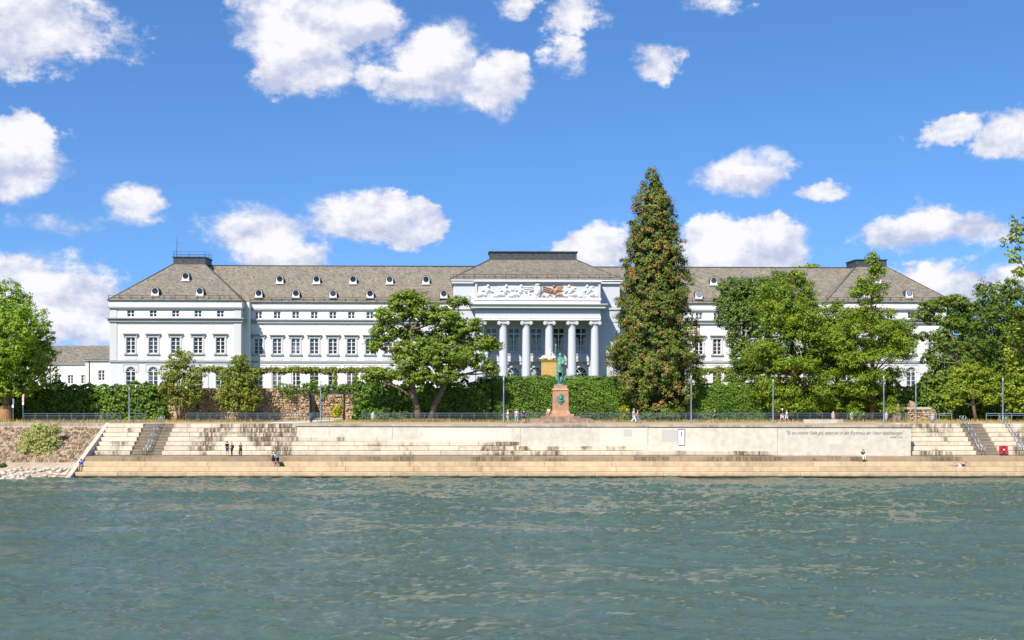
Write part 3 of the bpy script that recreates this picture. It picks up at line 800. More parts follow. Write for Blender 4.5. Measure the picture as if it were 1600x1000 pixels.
Z0 = Z(Z_TERR - .3)
PAVX = (-84.9, -59.2); PAVY = -5.0; CEN = (-16.8, 16.8)
pav_w = [-72.05 + 4.42 * k for k in (-2, -1, 0, 1, 2)]
wing_w = [-56.5 + 3.77 * k for k in range(11)]
for sgn in (-1, 1):
    # ---- wing
    xs = [sgn * -1 * x for x in wing_w]
    a, b = sorted((sgn * 59.2, sgn * 16.8))
    holes = []
    for x in xs:
        holes += [(x, 1.72, Z(17.1), Z(20.3), False), (x, 1.42, Z(24.32), Z(25.74), False), (x, 1.85, Z(9.85), Z(14.45), True)]
    wall_front(a, b, Z0, Z(27.5), 0, holes).build('wing_wall', MAT['white'], PAL)
    MB().box(a, b, .42, 15.5, Z0, Z(27.5)).build('wing_body', MAT['base'], PAL)
    for x in xs:
        window(PAL, 'main', x, 0, Z(17.1)); window(PAL, 'mezz', x, 0, Z(24.32)); window(PAL, 'arch', x, 0, Z(9.85))
    m = MB(); m.box(a, b, -.55, .1, Z(23.95), Z(24.18)); m.box(a, b, -.32, .1, Z(23.35), Z(23.949)); m.build('cornice', MAT['trim'], PAL)
    m = MB(); m.box(a, b, -.28, .1, Z(26.05), Z(26.40)); m.build('attic_moulding', MAT['trim'], PAL)
    MB().box(a, b, -.22, .1, Z(26.401), Z(27.52)).build('parapet', MAT['white'], PAL)
    MB().box(a, b, -.18, .1, Z(15.32), Z(15.72)).build('belt_course', MAT['trim'], PAL)
    MB().box(a, b, -.50, 16.0, Z(27.521), Z(27.70)).build('gutter', MAT['lead'], PAL)
    m = MB(); xr0, xr1 = (sgn * 72.0, sgn * 4.0) if sgn < 0 else (4.0, 72.0)
    m.add([(xr0, -.45, Z(27.7)), (xr1, -.45, Z(27.7)), (xr1, 8, Z(35.85)), (xr0, 8, Z(35.85)), (xr1, 16.4, Z(27.7)), (xr0, 16.4, Z(27.7))], [(0, 1, 2, 3), (3, 2, 4, 5)])
    m.build('roof', MAT['slate'], PAL)
    MB().tube([(xr0, 8, Z(35.88)), (xr1, 8, Z(35.88))], .13, 6).build('ridge', MAT['lead'], PAL)
    # ---- corner pavilion
    a, b = sorted((sgn * 84.9, sgn * 59.2))
    xs = [-sgn * x for x in pav_w]
    holes = []
    for x in xs:
        holes += [(x, 1.72, Z(17.1), Z(20.3), False), (x, 1.42, Z(24.32), Z(25.74), False), (x, 1.85, Z(9.85), Z(14.45), True)]
    hi = [h for h in holes if h[2] > Z(16)]; lo = [h for h in holes if h[2] < Z(16)]
    wall_front(a, b, Z(15.5), Z(27.5), PAVY, hi).build('pavilion_wall', MAT['white'], PAL)
    wall_front(a, b, Z0, Z(15.5), PAVY, lo).build('pavilion_base_wall', MAT['base'], PAL)
    MB().box(a, b, PAVY + .42, 20.5, Z0, Z(27.5)).build('pavilion_body', MAT['white'], PAL)
    for x in xs:
        window(PAL, 'main', x, PAVY, Z(17.1)); window(PAL, 'mezz', x, PAVY, Z(24.32)); window(PAL, 'arch', x, PAVY, Z(9.85))
    m = MB(); band(m, a, b, PAVY, 20.6, Z(23.95), Z(24.18), .75); band(m, a, b, PAVY, 20.6, Z(23.35), Z(23.949), .42); m.build('cornice', MAT['trim'], PAL)
    m = MB(); band(m, a, b, PAVY, 20.6, Z(26.05), Z(26.40), .45); m.build('attic_moulding', MAT['trim'], PAL)
    m = MB(); band(m, a, b, PAVY, 20.6, Z(26.401), Z(27.52), .25); m.build('parapet', MAT['white'], PAL)
    m = MB(); band(m, a, b, PAVY, 20.6, Z(15.32), Z(15.72), .22); m.build('belt_course', MAT['trim'], PAL)
    m = MB(); band(m, a, b, PAVY, 20.9, Z(27.521), Z(27.70), .5); m.build('gutter', MAT['lead'], PAL)
    for x in (a, b):
        for zz in ((Z(15.73), Z(23.34)), (Z(24.19), Z(26.04))):
            MB().box(x - .10 if x == a else x - 1.3, x + 1.3 if x == a else x + .10, PAVY - .14, PAVY + 1.4, *zz).build('corner_pilaster', MAT['trim_w'], PAL)
    # inner corner pier beside the wing
    xi = sgn * 59.2
    MB().box(min(xi, xi - sgn * 1.2), max(xi, xi - sgn * 1.2), -2.2, .3, Z0, Z(27.51)).build('corner_pier', MAT['white'], PAL)
    cx = sgn * 71.6
    m = MB(); m.frustum((a - .45, b + .45, PAVY - .45, 20.9), Z(27.702), (cx - 3.3, cx + 3.3, 5, 11.5), Z(35.8)); m.build('roof', MAT['slate'], PAL)
    for (ex, ey, tx, ty) in ((a - .45, PAVY - .45, cx - 3.3, 5), (b + .45, PAVY - .45, cx + 3.3, 5)):
        MB().tube([(ex, ey, Z(27.72)), (tx, ty, Z(35.85))], .10, 6).build('hip_flashing', MAT['lead'], PAL)
    m = MB(); m.box(cx - 3.3, cx + 3.3, 5, 11.5, Z(35.7), Z(37.25)); m.box(cx - 3.5, cx + 3.5, 4.8, 11.7, Z(37.251), Z(37.42)); m.build('roof_platform', MAT['lead'], PAL)
# platform railing and mast on one pavilion
cx = -71.6
m = MB()
for zz in (37.9, 38.45): m.tube([(cx - 3.3, 5, Z(zz)), (cx + 3.3, 5, Z(zz)), (cx + 3.3, 11.4, Z(zz)), (cx - 3.3, 11.4, Z(zz)), (cx - 3.3, 5, Z(zz))], .03, 5)
m.build('platform_rail', MAT['iron'], PAL)
for (x, y) in ((-3.3, 5), (0, 5), (3.3, 5), (3.3, 8), (3.3, 11.4), (0, 11.4), (-3.3, 11.4)):
    MB().tube([(cx + x, y, Z(37.4)), (cx + x, y, Z(38.47))], .035, 5).build('rail_post', MAT['iron'], PAL)
m = MB(); m.tube([(cx - 2.7, 5.6, Z(37.4)), (cx - 2.7, 5.6, Z(41.5))], [.06, .035], 6); m.tube([(cx - 2.7, 5.6, Z(40.3)), (cx - 2.2, 5.6, Z(40.3))], .04, 5); m.build('antenna_mast', MAT['iron'], PAL)
# snow guards
def snow_guard(x0, x1, y, z):
    m = MB(); m.box(x0, x1, y - .03, y + .03, z + .86, z + .93); m.box(x0, x1, y - .02, y + .02, z + .42, z + .46)
    o = m.build('snow_guard', MAT['iron'], PAL)
    n = max(2, int(round((x1 - x0) / 2.15)))
    me = MB().box(-.045, .045, -.04, .04, 0, .98).mesh('guard_post')
    for k in range(n + 1): link('guard_post', me, MAT['iron'], o, (x0 + (x1 - x0) * k / n, y, z))
for s in (-1, 1):
    a, b = sorted((s * 58.2, s * 17.4)); snow_guard(a, b, -.2, Z(27.72))
    a, b = sorted((s * 85.2, s * 59.0)); snow_guard(a, b, PAVY - .2, Z(27.72))
snow_guard(-16.8, 16.8, -5.2, Z(32.1))
# dormers
def dormer_meshes():
    n = 14; w_ = .72
    out = [(w_, -.55), (w_, .35)] + [(w_ * math.cos(math.pi * k / n), .35 + w_ * math.sin(math.pi * k / n)) for k in range(1, n)] + [(-w_, .35), (-w_, -.55)]
    body = MB().prism([(x, z) for x, z in reversed(out)][::-1], 0, .35)
    rf = MB()
    o2 = [((w_ + .12) * math.cos(math.pi * k / n), .35 + (w_ + .12) * math.sin(math.pi * k / n)) for k in range(n + 1)]
    o2 = [(w_ + .12, -.1)] + o2 + [(-w_ - .12, -.1)]
    for p, q in zip(o2[:-1], o2[1:]):
        rf.add([(p[0], .05, p[1]), (q[0], .05, q[1]), (q[0] * .9, 2.6, q[1] * .92), (p[0] * .9, 2.6, p[1] * .92)], [(0, 1, 2, 3)], True)
    rw = MB(); k = 18
    ring = [(.54 * math.cos(2 * math.pi * i / k), .40 + .54 * math.sin(2 * math.pi * i / k)) for i in range(k)]
    rw.add([(x, -.03, z) for x, z in ring], [tuple(range(k))])
    ri = MB()  # dark ring: the dormer's shadow put into its colour
    for i in range(k):
        j = (i + 1) % k; f = 1.12
        A, B = ring[i], ring[j]; A2 = (A[0] * f, .40 + (A[1] - .40) * f); B2 = (B[0] * f, .40 + (B[1] - .40) * f)
        ri.add([(A[0], -.07, A[1]), (B[0], -.07, B[1]), (B2[0], -.07, B2[1]), (A2[0], -.07, A2[1]), (A2[0], .01, A2[1]), (B2[0], .01, B2[1])], [(3, 2, 1, 0), (4, 5, 2, 3)])
    sill = MB().box(-.86, .86, -.16, .3, -.72, -.551)
    return body.mesh('dormer'), rf.mesh('dormer_roof'), rw.mesh('round_window'), ri.mesh('window_ring'), sill.mesh('dormer_sill')
DM = dormer_meshes()
def dormer(x, y, z):
    o = link('dormer', DM[0], MAT['white'], PAL, (x, y, z))
    link('dormer_roof', DM[1], MAT['lead'], o); link('round_window', DM[2], MAT['glass'], o); link('window_ring', DM[3], MAT['lead'], o); link('dormer_sill', DM[4], MAT['white'], o)
def on_wing(t): return (-.45 + 8.45 * t, Z(27.7 + 8.15 * t))
for s in (-1, 1):
    for k, x in enumerate(wing_w):
        t = .17 if k % 2 == 0 else .56
        y, z = on_wing(t); dormer(-s * x, y - .9, z + .10)
    for (dx, t) in ((-4.42, .16), (4.42, .16), (.6, .58)):
        y = PAVY - .45 + 10.45 * t; z = Z(27.7 + 8.1 * t); dormer(s * 71.8 + s * -dx, y - .9, z + .2)
# ---- central block
a, b = CEN
cols = [(-2.5 + k) * 4.56 for k in range(6)]
bays = [(-2 + k) * 4.56 for k in range(5)]
holes = []
for x in bays: holes += [(x, 2.25, Z(17.65), Z(22.35), False), (x, 2.5, Z(11.2), Z(14.5), True)]
LG = -3.0                      # wall behind the columns
for (xa, xb) in ((a, -12.35), (12.35, b)): MB().box(xa, xb, -5.0, -2.0, Z0, Z(31.75)).build('central_wall', MAT['centre'], PAL)
wall_front(-12.34, 12.34, Z0, Z(24.3), LG, holes).build('loggia_wall', MAT['centre'], PAL)
MB().box(-12.33, 12.33, -5.0, -2.5, Z(24.32), Z(31.75)).build('attic_wall', MAT['centre'], PAL)
MB().box(a + .02, b - .02, -2.55, 20, Z0, Z(31.74)).build('central_body', MAT['centre'], PAL)
for x in bays:
    o = window(PAL, 'tall', x, LG, Z(17.65)); window(PAL, 'farch', x, LG, Z(11.2))
    m = MB()
    for sx in (-1, 1):
        for j in range(4):
            m.add([(sx * (.15 + .24 * j), .243 + .004 * (j % 2), .1), (sx * (.15 + .24 * (j + 1)), .243 + .004 * ((j + 1) % 2), .1), (sx * (.55 + .13 * (j + 1)), .243 + .004 * ((j + 1) % 2), 2.9), (sx * (.55 + .13 * j), .243 + .004 * (j % 2), 2.9)], [(0, 1, 2, 3)] if sx > 0 else [(3, 2, 1, 0)])
    m.build('curtain', MAT['curtain'], o)
    bp = MB().box(x - 1.55, x + 1.55, LG - .85, LG - .02, Z(15.55), Z(16.95)).build('balcony_panel', MAT['centre'], PAL)
    MB().box(x - 1.75, x + 1.75, LG - 1.0, LG - .01, Z(16.951), Z(17.15)).build('balcony_ledge', MAT['trim_w'], bp)
    MB().box(x - 1.0, x + 1.0, LG - .90, LG - .85, Z(15.95), Z(16.55)).build('carved_tablet', MAT['trim_w'], bp)
    for sx in (-1, 1): MB().box(x + sx * 1.35 - .22, x + sx * 1.35 + .22, LG - .7, LG - .01, Z(14.95), Z(15.549)).build('bracket', MAT['trim_w'], bp)
m = MB(); m.box(a - .35, b + .35, -5.5, 20.2, Z(31.2), Z(31.55)); m.build('attic_cornice', MAT['trim_w'], PAL)
MB().box(a - .5, b + .5, -5.65, 20.4, Z(31.751), Z(32.05)).build('attic_coping', MAT['white'], PAL)
MB().box(a - .25, b + .25, -5.25, 20.1, Z(26.0), Z(26.75)).build('central_cornice', MAT['trim_w'], PAL)
for (xa, xb) in ((a - .12, -12.3), (12.3, b + .12)): MB().box(xa, xb, -5.10, -2.2, Z(23.5), Z(23.9)).build('central_band', MAT['trim_w'], PAL)
for (xa, xb) in ((a - .12, -12.3), (12.3, b + .12)): MB().box(xa, xb, -5.12, -2.2, Z(15.3), Z(15.65)).build('belt_course', MAT['trim_w'], PAL)
# portico
PX0, PX1 = -12.4, 12.4
MB().box(PX0, PX1, -9.2, -5.005, Z(24.36), Z(25.65)).build('entablature_frieze', MAT['centre'], PAL)
m = MB(); m.box(PX0 - .05, PX1 + .05, -9.28, -5.006, Z(23.66), Z(24.05)); m.box(PX0 - .10, PX1 + .10, -9.34, -5.007, Z(24.051), Z(24.359)); m.build('architrave', MAT['white'], PAL)
m = MB(); m.box(PX0 - .9, PX1 + .9, -10.1, -5.008, Z(26.0), Z(26.35)); m.frustum((PX0 - .9, PX1 + .9, -10.1, -5.009), Z(26.351), (PX0 - 1.3, PX1 + 1.3, -10.5, -5.009), Z(26.7)); m.box(PX0 - 1.3, PX1 + 1.3, -10.5, -5.01, Z(26.701), Z(26.85)); cn = m.build('portico_cornice', MAT['trim_w'], PAL)
dm = MB().box(-.13, .13, -.28, .1, 0, .30).mesh('dentil')
for k in range(62): link('dentil', dm, MAT['trim_w'], cn, (PX0 + .2 + k * (PX1 - PX0 - .4) / 61, -9.25, Z(25.68)))
m = MB(); m.box(PX0, PX1, -9.15, -5.011, Z(26.851), Z(27.6)); m.box(PX0 - .15, PX1 + .15, -9.35, -5.012, Z(27.601), Z(28.05)); m.build('attic_base', MAT['white'], PAL)
MB().box(PX0, PX1, -8.6, -5.013, Z(28.051), Z(31.19)).build('relief_ground', MAT['centre'], PAL)
m = MB(); m.box(PX0 - .03, PX0 + .35, -8.95, -5.014, Z(28.052), Z(31.185)); m.box(PX1 - .35, PX1 + .03, -8.95, -5.014, Z(28.052), Z(31.185)); m.box(PX0 - .03, PX1 + .03, -8.96, -5.015, Z(30.9), Z(31.186)); m.build('relief_border', MAT['trim_w'], PAL)
MB().box(PX0 - .35, PX1 + .35, -9.3, -5.3, Z(31.21), Z(31.56)).build('relief_cornice', MAT['trim_w'], PAL)
# carved relief: reclining figures, drapery swags, a shield
def relief():
    r = np.random.default_rng(3)
    nx, nz = 260, 34
    X = np.linspace(PX0 + .4, PX1 - .4, nx); Zz = np.linspace(28.1, 30.85, nz)
    A, B = np.meshgrid(X, Zz); H = np.zeros_like(A)
    def bump(x, z, rx, rz, ang, h):
        c, s = math.cos(ang), math.sin(ang); u = ((A - x) * c + (B - z) * s) / rx; v = (-(A - x) * s + (B - z) * c) / rz
        q = 1 - u * u - v * v
        np.maximum(H, np.sqrt(np.clip(q, 0, 1)) * h, out=H)
    for s in (-1, 1):
        for fx in (10.2, 6.6, 3.6):
            x = s * fx
            bump(x, 29.6, .45, .85, s * -.5, .55); bump(x - s * .35, 30.45, .28, .34, 0, .6)
            bump(x + s * .9, 28.85, 1.1, .32, s * .2, .5); bump(x + s * 1.5, 28.6, 1.0, .24, s * -.15, .45)
            bump(x - s * .9, 29.5, .8, .18, s * .5, .42); bump(x + s * .5, 29.7, .8, .16, s * -.6, .4)
        for k in range(6):
            bump(s * 5.0, 30.4 - k * .16, 1.2, .07, 0, .3)
    for k in range(90):
        bump(r.uniform(PX0 + .6, PX1 - .6), r.uniform(28.2, 29.4) if k % 3 else r.uniform(28.2, 30.5), r.uniform(.12, .5), r.uniform(.07, .2), r.uniform(-1.4, 1.4), r.uniform(.15, .4))
    for t in np.linspace(0, 1, 26):
        for j in range(3):
            bump(-3.6 + 3.0 * t, 30.5 - j * .33 - .9 * 4 * t * (1 - t) * .35, .16, .10, 0, .36)
            bump(1.1 + 3.4 * t, 30.3 - j * .35 - .8 * t, .18, .12, -.3, .38)
    bump(0, 29.6, .75, 1.1, 0, .7); bump(0, 29.6, .5, .8, 0, .78); bump(0, 30.75, .6, .28, 0, .7)
    V = np.stack([A, -8.6 - H, B - Z_TERR], -1).reshape(-1, 3)
    i = np.arange(nx - 1)[None, :] + np.arange(nz - 1)[:, None] * nx
    Q = np.stack([i, i + 1, i + 1 + nx, i + nx], -1).reshape(-1, 4)
    mt, ns, ls = new_mat('carved_relief_stone')
    tcn = ns.new('ShaderNodeTexCoord'); sp = ns.new('ShaderNodeSeparateXYZ'); ls.new(tcn.outputs['Object'], sp.inputs[0])
    n = mnoise(ns, ls, 1.4, 4, .6)
    e = mmath(ns, ls, 'ADD', mmath(ns, ls, 'ABSOLUTE', mmath(ns, ls, 'SUBTRACT', sp.outputs[0], 2.7)), mmath(ns, ls, 'MULTIPLY', n, 1.6))
    f = ramp(ns, ls, mmath(ns, ls, 'MULTIPLY', e, .25), [(.72, (1, 1, 1)), (.80, (0, 0, 0))])
    col = mmix(ns, ls, f, (.70, .70, .69), ramp(ns, ls, n, [(.35, (.26, .14, .08)), (.7, (.50, .34, .24))]))
    finish(mt, ns, ls, col, .8)
    link('carved_relief', fast_mesh('carved_relief', V, Q, True), mt, PAL, (0, .01, 0))
relief()
def column_meshes():
    sh = MB().lathe([(1.0, 0), (1.0, .35), (.95, .45), (.86, .5), (.85, 1.2), (.84, 5), (.80, 9), (.73, 12.3), (.72, 12.85), (.80, 12.9), (.80, 13.02)], 28)
    cp = MB(); cp.box(-1.02, 1.02, -1.0, 1.0, 13.52, 13.72); cp.box(-.85, .85, -.86, .86, 13.03, 13.519)
    for sx in (-1, 1):
        n = 16
        for (r0, y0, y1) in ((.36, -1.02, 1.02), (.20, -1.07, 1.07)):
            ring = [(sx * .88 + r0 * math.cos(2 * math.pi * k / n), 13.16 + r0 * math.sin(2 * math.pi * k / n)) for k in range(n)]
            cp.prism(ring, y0, y1)
    bs = MB(); bs.box(-1.2, 1.2, -1.2, 1.2, -.6, -.001)
    return sh.mesh('column'), cp.mesh('capital'), bs.mesh('plinth')
CM = column_meshes()
for x in cols:
    o = link('column', CM[0], MAT['centre'], PAL, (x, -8.15, Z(9.93)))
    link('capital', CM[1], MAT['trim_w'], o); link('plinth', CM[2], MAT['base'], o)
for x in (PX0 + 1, PX1 - 1): MB().box(x - .75, x + .75, LG - .3, LG - .02, Z0, Z(23.65)).build('pilaster', MAT['centre'], PAL)
m = MB(); m.frustum((a - .6, b + .6, -5.75, 20.4), Z(32.052), (-9.3, 8.9, 4, 10), Z(36.9)); m.build('roof', MAT['slate'], PAL)
m = MB(); m.box(-9.3, 8.9, 4, 10, Z(36.8), Z(38.5)); m.box(-9.55, 9.15, 3.75, 10.25, Z(38.501), Z(38.72)); m.build('roof_platform', MAT['lead'], PAL)
for (ex, tx) in ((a - .6, -9.3), (b + .6, 8.9)): MB().tube([(ex, -5.75, Z(32.07)), (tx, 4, Z(36.95))], .10, 6).build('hip_flashing', MAT['lead'], PAL)

# annex at the far side
AN = empty('annex_building', (0, 0, Z_TERR)); tag(AN, 'low white side building with slate roof beside the big leafy tree', 'building')
d = 285.0
ax0, ax1, ax2 = -128.0, WX(137, d), -92.0
wx = [WX(p, d) for p in (18, 42, 68, 90, 110, 131)]
wall_front(ax0, ax1, -.3, Z(15.55), d, [(x, 1.3, Z(11.1), Z(13.1), False) for x in wx]).build('wall', MAT['white'], AN)
MB().box(ax0, ax1, d + .42, d + 14, -.3, Z(15.55)).build('body', MAT['white'], AN)
for x in wx: window(AN, 'annex', x, d, Z(11.1))
x2 = [WX(162, d)]
wall_front(ax1, ax2, -.3, Z(16.4), d - 1.5, [(x, 1.5, Z(11.8), Z(14.2), False) for x in x2]).build('wall', MAT['white'], AN)
MB().box(ax1, ax2, d - 1.08, d + 14, -.3, Z(16.4)).build('body', MAT['white'], AN)
for x in x2:
    w2 = window(AN, 'annex', x, d - 1.5, Z(11.8)); w2.scale = (1.15, 1, 1.2)
m = MB(); m.box(ax0, ax1, d - .35, d + 14.3, Z(15.551), Z(15.85)); m.box(ax1 - .3, ax2, d - 1.9, d + 14.3, Z(16.401), Z(16.7)); m.build('eaves', MAT['trim'], AN)
m = MB(); m.add([(ax0, d - .4, Z(15.86)), (ax1 + 4, d - .4, Z(15.86)), (ax1 + 4, d + 7, Z(20.2)), (ax0, d + 7, Z(20.2)), (ax1 + 4, d + 14.4, Z(15.86)), (ax0, d + 14.4, Z(15.86))], [(0, 1, 2, 3), (3, 2, 4, 5)]); m.build('roof', MAT['slate'], AN)
m = MB(); m.frustum((ax1 - .4, ax2 + 6, d - 2.0, d + 14.4), Z(16.71), (ax1 + 5.4, ax2 + 6, d + 5, d + 8), Z(20.5)); m.build('roof', MAT['slate'], AN)
MB().tube([(ax1 - 8.8, d - .12, -.2), (ax1 - 8.8, d - .12, Z(15.6))], .11, 6).build('downpipe', MAT['lead'], AN)
MB().tube([(ax1 + .9, d - 1.62, -.2), (ax1 + .9, d - 1.62, Z(16.4))], .11, 6).build('downpipe', MAT['lead'], AN)

# ------------------------------------------------------------------ foliage tools
def set_tint(me, vals, rep_=4):
    a = me.attributes.new('tint', 'FLOAT', 'POINT'); a.data.foreach_set('value', np.repeat(vals, rep_).astype(np.float32)); return me
def leaf_quads(C, Nn, S, r, elong=.62):
    n = len(C); rv = r.normal(size=(n, 3))
    Nn = Nn / np.maximum(np.linalg.norm(Nn, axis=1, keepdims=True), 1e-6)
    T = np.cross(Nn, rv); T /= np.maximum(np.linalg.norm(T, axis=1, keepdims=True), 1e-6); B = np.cross(Nn, T)
    S = S[:, None]
    V = np.stack([C - T * S * .5, C + B * S * .5 * elong + T * S * .05, C + T * S * .5 - Nn * S * .08, C - B * S * .5 * elong + T * S * .05], 1).reshape(-1, 3)
    return V, np.arange(4 * n).reshape(-1, 4)
def crown(blobs, n_cl, per, r_cl, leafsize, seed, flat=.7, shell=.55, droop=0.0):
    r = np.random.default_rng(seed)
    B = np.array([b[:6] for b in blobs], float)
    wgt = (B[:, 3] * B[:, 4] + B[:, 3] * B[:, 5] + B[:, 4] * B[:, 5]); wgt /= wgt.sum()
    k = r.choice(len(B), n_cl, p=wgt)
    D = r.normal(size=(n_cl, 3)); D /= np.linalg.norm(D, axis=1, keepdims=True)
    rad = shell + (1 - shell) * np.sqrt(r.random(n_cl)); rad *= 1 + .10 * r.normal(size=n_cl)
    Cc = B[k, :3] + D * B[k, 3:6] * rad[:, None]
    sz = r_cl * (.65 + .7 * r.random(n_cl))
    kk = np.repeat(np.arange(n_cl), per); m = len(kk)
    d = r.normal(size=(m, 3)); d /= np.linalg.norm(d, axis=1, keepdims=True)
    d *= (r.random((m, 1)) ** .45)
    off = d * sz[kk][:, None]; off[:, 2] *= flat; off[:, 2] -= droop * np.hypot(off[:, 0], off[:, 1])
    P_ = Cc[kk] + off
    nn = d * .8 + D[kk] * .5 + np.array([0, 0, .55]) + r.normal(size=(m, 3)) * .45
    V, Q = leaf_quads(P_, nn, leafsize * (.7 + .6 * r.random(m)), r)
    crown.tint = r.random(n_cl)[kk]
    return V, Q, Cc
def bez(a, b, c, n=6):
    a, b, c = Vector(a), Vector(b), Vector(c)
    return [(a * (1 - t) ** 2 + b * (2 * t * (1 - t)) + c * t * t) for t in [i / n for i in range(n + 1)]]
def tree(name, label, base, blobs, trunk, leafmat, barkmat, n_cl, per, r_cl, leafsize, seed, group=None, flat=.7, shell=.55, droop=0., rt=.3, twigs=60, cat='tree', limb_from=(.35, 1.0)):
    """base world xyz; blobs in world coordinates; trunk: list of world polylines with start radius"""
    o = empty(name, base); tag(o, label, cat, group)
    bx = Vector(base); r = random.Random(seed)
    V, Q, Cc = crown(blobs, n_cl, per, r_cl, leafsize, seed, flat, shell, droop)
    V = V - np.array(base)
    link('crown', set_tint(fast_mesh('crown', V, Q), crown.tint), leafmat, o)
    m = MB()
    tpts = []
    for line, r0, r1 in trunk:
        pts = [Vector(p) - bx for p in line]; n = len(pts)
        m.tube(pts, [r0 + (r1 - r0) * i / (n - 1) for i in range(n)], 10); tpts += pts[1:]
    for b in blobs:
        c = Vector(b[:3]) - bx
        s = min(tpts, key=lambda p: (p - c).length + (3.0 if p.z > c.z else 0))
        mid = (s + c) / 2 + Vector((r.uniform(-.4, .4), r.uniform(-.4, .4), -.12 * (c - s).length))
        m.tube(bez(s, mid, c), [rt * (.55 - .4 * i / 6) for i in range(7)], 7)
    idx = np.random.default_rng(seed + 1).choice(len(Cc), min(twigs, len(Cc)), replace=False)
    for i in idx:
        c = Vector(Cc[i]) - bx; bc = min((Vector(b[:3]) - bx for b in blobs), key=lambda p: (p - c).length)
        m.tube(bez(bc, (bc + c) / 2 + Vector((0, 0, .3)), c, 3), [rt * .16, rt * .12, rt * .08, rt * .04], 5)
    m.build('trunk', barkmat, o)
    return o
def PB(px, py, d, rx, ry, rd=None, dd=0.0):      # crown lobe given by where it stands: column, row, distance, half sizes
    k = (d + dd) / F
    return (WX(px, d + dd), d + dd, WZ(py, d + dd), rx * k, (rd if rd else (rx + ry) / 2) * k, ry * k)

# ------------------------------------------------------------------ retaining wall, hedges, ivy
def hedge(name, label, x0, x1, y0, y1, z0, z1, n, ls_, mat, seed, cat='hedge', group=None, lump=.18, freq=1.1):
    r = np.random.default_rng(seed); o = empty(name, ((x0 + x1) / 2, (y0 + y1) / 2, z0)); tag(o, label, cat, group)
    L, D, H = x1 - x0, y1 - y0, z1 - z0
    areas = np.array([L * H, L * D, D * H, D * H]); k = r.choice(4, n, p=areas / areas.sum())
    u, v = r.random(n), r.random(n)
    Pp = np.empty((n, 3)); Nn = np.zeros((n, 3))
    s = k == 0; Pp[s] = np.stack([x0 + u[s] * L, np.full(s.sum(), y0), z0 + v[s] * H], 1); Nn[s] = (0, -1, .35)
    s = k == 1; Pp[s] = np.stack([x0 + u[s] * L, y0 + v[s] * D, np.full(s.sum(), z1)], 1); Nn[s] = (0, -.2, 1)
    for kk, xx, nx in ((2, x0, -1), (3, x1, 1)):
        s = k == kk; Pp[s] = np.stack([np.full(s.sum(), xx), y0 + u[s] * D, z0 + v[s] * H], 1); Nn[s] = (nx, 0, .3)
    q = Pp * freq
    lu = np.sin(q[:, 0] * 2.1 + np.sin(q[:, 2] * 1.7) * 1.3) * np.sin(q[:, 2] * 2.9 + q[:, 0] * .6 + q[:, 1]) + .5 * np.sin(q[:, 0] * 5.3 + q[:, 2] * 4.1) * np.sin(q[:, 0] * 1.3 - q[:, 2] * 6.1)
    nl = Nn / np.linalg.norm(Nn, axis=1, keepdims=True)
    lu = lu + .8 * np.sin(q[:, 0] * .7 + 1) * np.sin(q[:, 0] * .29 + q[:, 2] * .8)
    Pp += nl * (lu * lump + r.normal(size=n) * .10)[:, None]
    Nn = nl + r.normal(size=(n, 3)) * .55
    V, Q = leaf_quads(Pp - np.array(o.location), Nn, ls_ * (.7 + .6 * r.random(n)), r, .75)
    hl = (np.sin(q[:, 0] * .55 + np.sin(q[:, 0] * .23) * 2) * np.sin(q[:, 2] * .9 + q[:, 0] * .31) * .5 + .5)
    link('leaves', set_tint(fast_mesh('leaves', V, Q), hl), mat, o)
    i = lump * 1.2 + .12
    MB().box(x0 + i - o.location.x, x1 - i - o.location.x, y0 + i - o.location.y, y1 - .02 - o.location.y, 0, H - i).build('inner_shade_core', MAT['core'], o)  # solid box that closes the hedge, coloured as dark as its shaded inside
    return o
YW = 171.0
# rubble wall with a gateway
rw = empty('rubble_wall', (0, YW, Z_PROM)); tag(rw, 'tan rubble stone wall with a gateway opening, ivy along its top', 'wall')
GX0, GX1, GZ = -28.5, -23.55, 9.75
def rubble(name, x0, x1, z0, z1, y, parent, gate=None, ch=.30):
    m = MB(); z = z0
    while z < z1:
        h = rnd.uniform(.16, .40); x = x0 - rnd.random() * .3
        while x < x1:
            wd = rnd.uniform(.20, .62)
            a, b, c, e = max(x, x0), min(x + wd, x1), z, min(z + h, z1 + rnd.uniform(-.1, .12))
            x += wd
            if gate and b > gate[0] - .05 and a < gate[1] + .05 and c < gate[2]: continue
            if b - a < .1: continue
            p = rnd.uniform(.0, .24); j = lambda: rnd.uniform(-.075, .075)
            cs = [(a + .02 + j(), c + .02 + j()), (b - .02 + j(), c + .02 + j()), (b - .02 + j(), e - .02 + j()), (a + .02 + j(), e - .02 + j())]
            mx, mz = (a + b) / 2, (c + e) / 2
            vs = [(px_, y + .1, pz_) for px_, pz_ in cs] + [(mx + (px_ - mx) * .8, y - p, mz + (pz_ - mz) * .8) for px_, pz_ in cs]
            m.add(vs, [(4, 5, 6, 7), (0, 1, 5, 4), (1, 2, 6, 5), (2, 3, 7, 6), (3, 0, 4, 7)])
        z += h
    return tag(m.build(name, MAT['rubble'], parent), kind='stuff')
rubble('stones', -50.0 , -22.3, -.1, 4.55, 0, rw, (GX0, GX1, GZ - Z_PROM))
m = MB(); m.box(-50.2, GX0 - .02, .06, .6, -.2, 4.5); m.box(GX1 + .02, -20.45, .06, .6, -.2, 4.5); m.box(GX0 - .02, GX1 + .02, .06, .6, GZ - Z_PROM + .02, 4.5); m.build('wall_core', MAT['mortar'], rw)
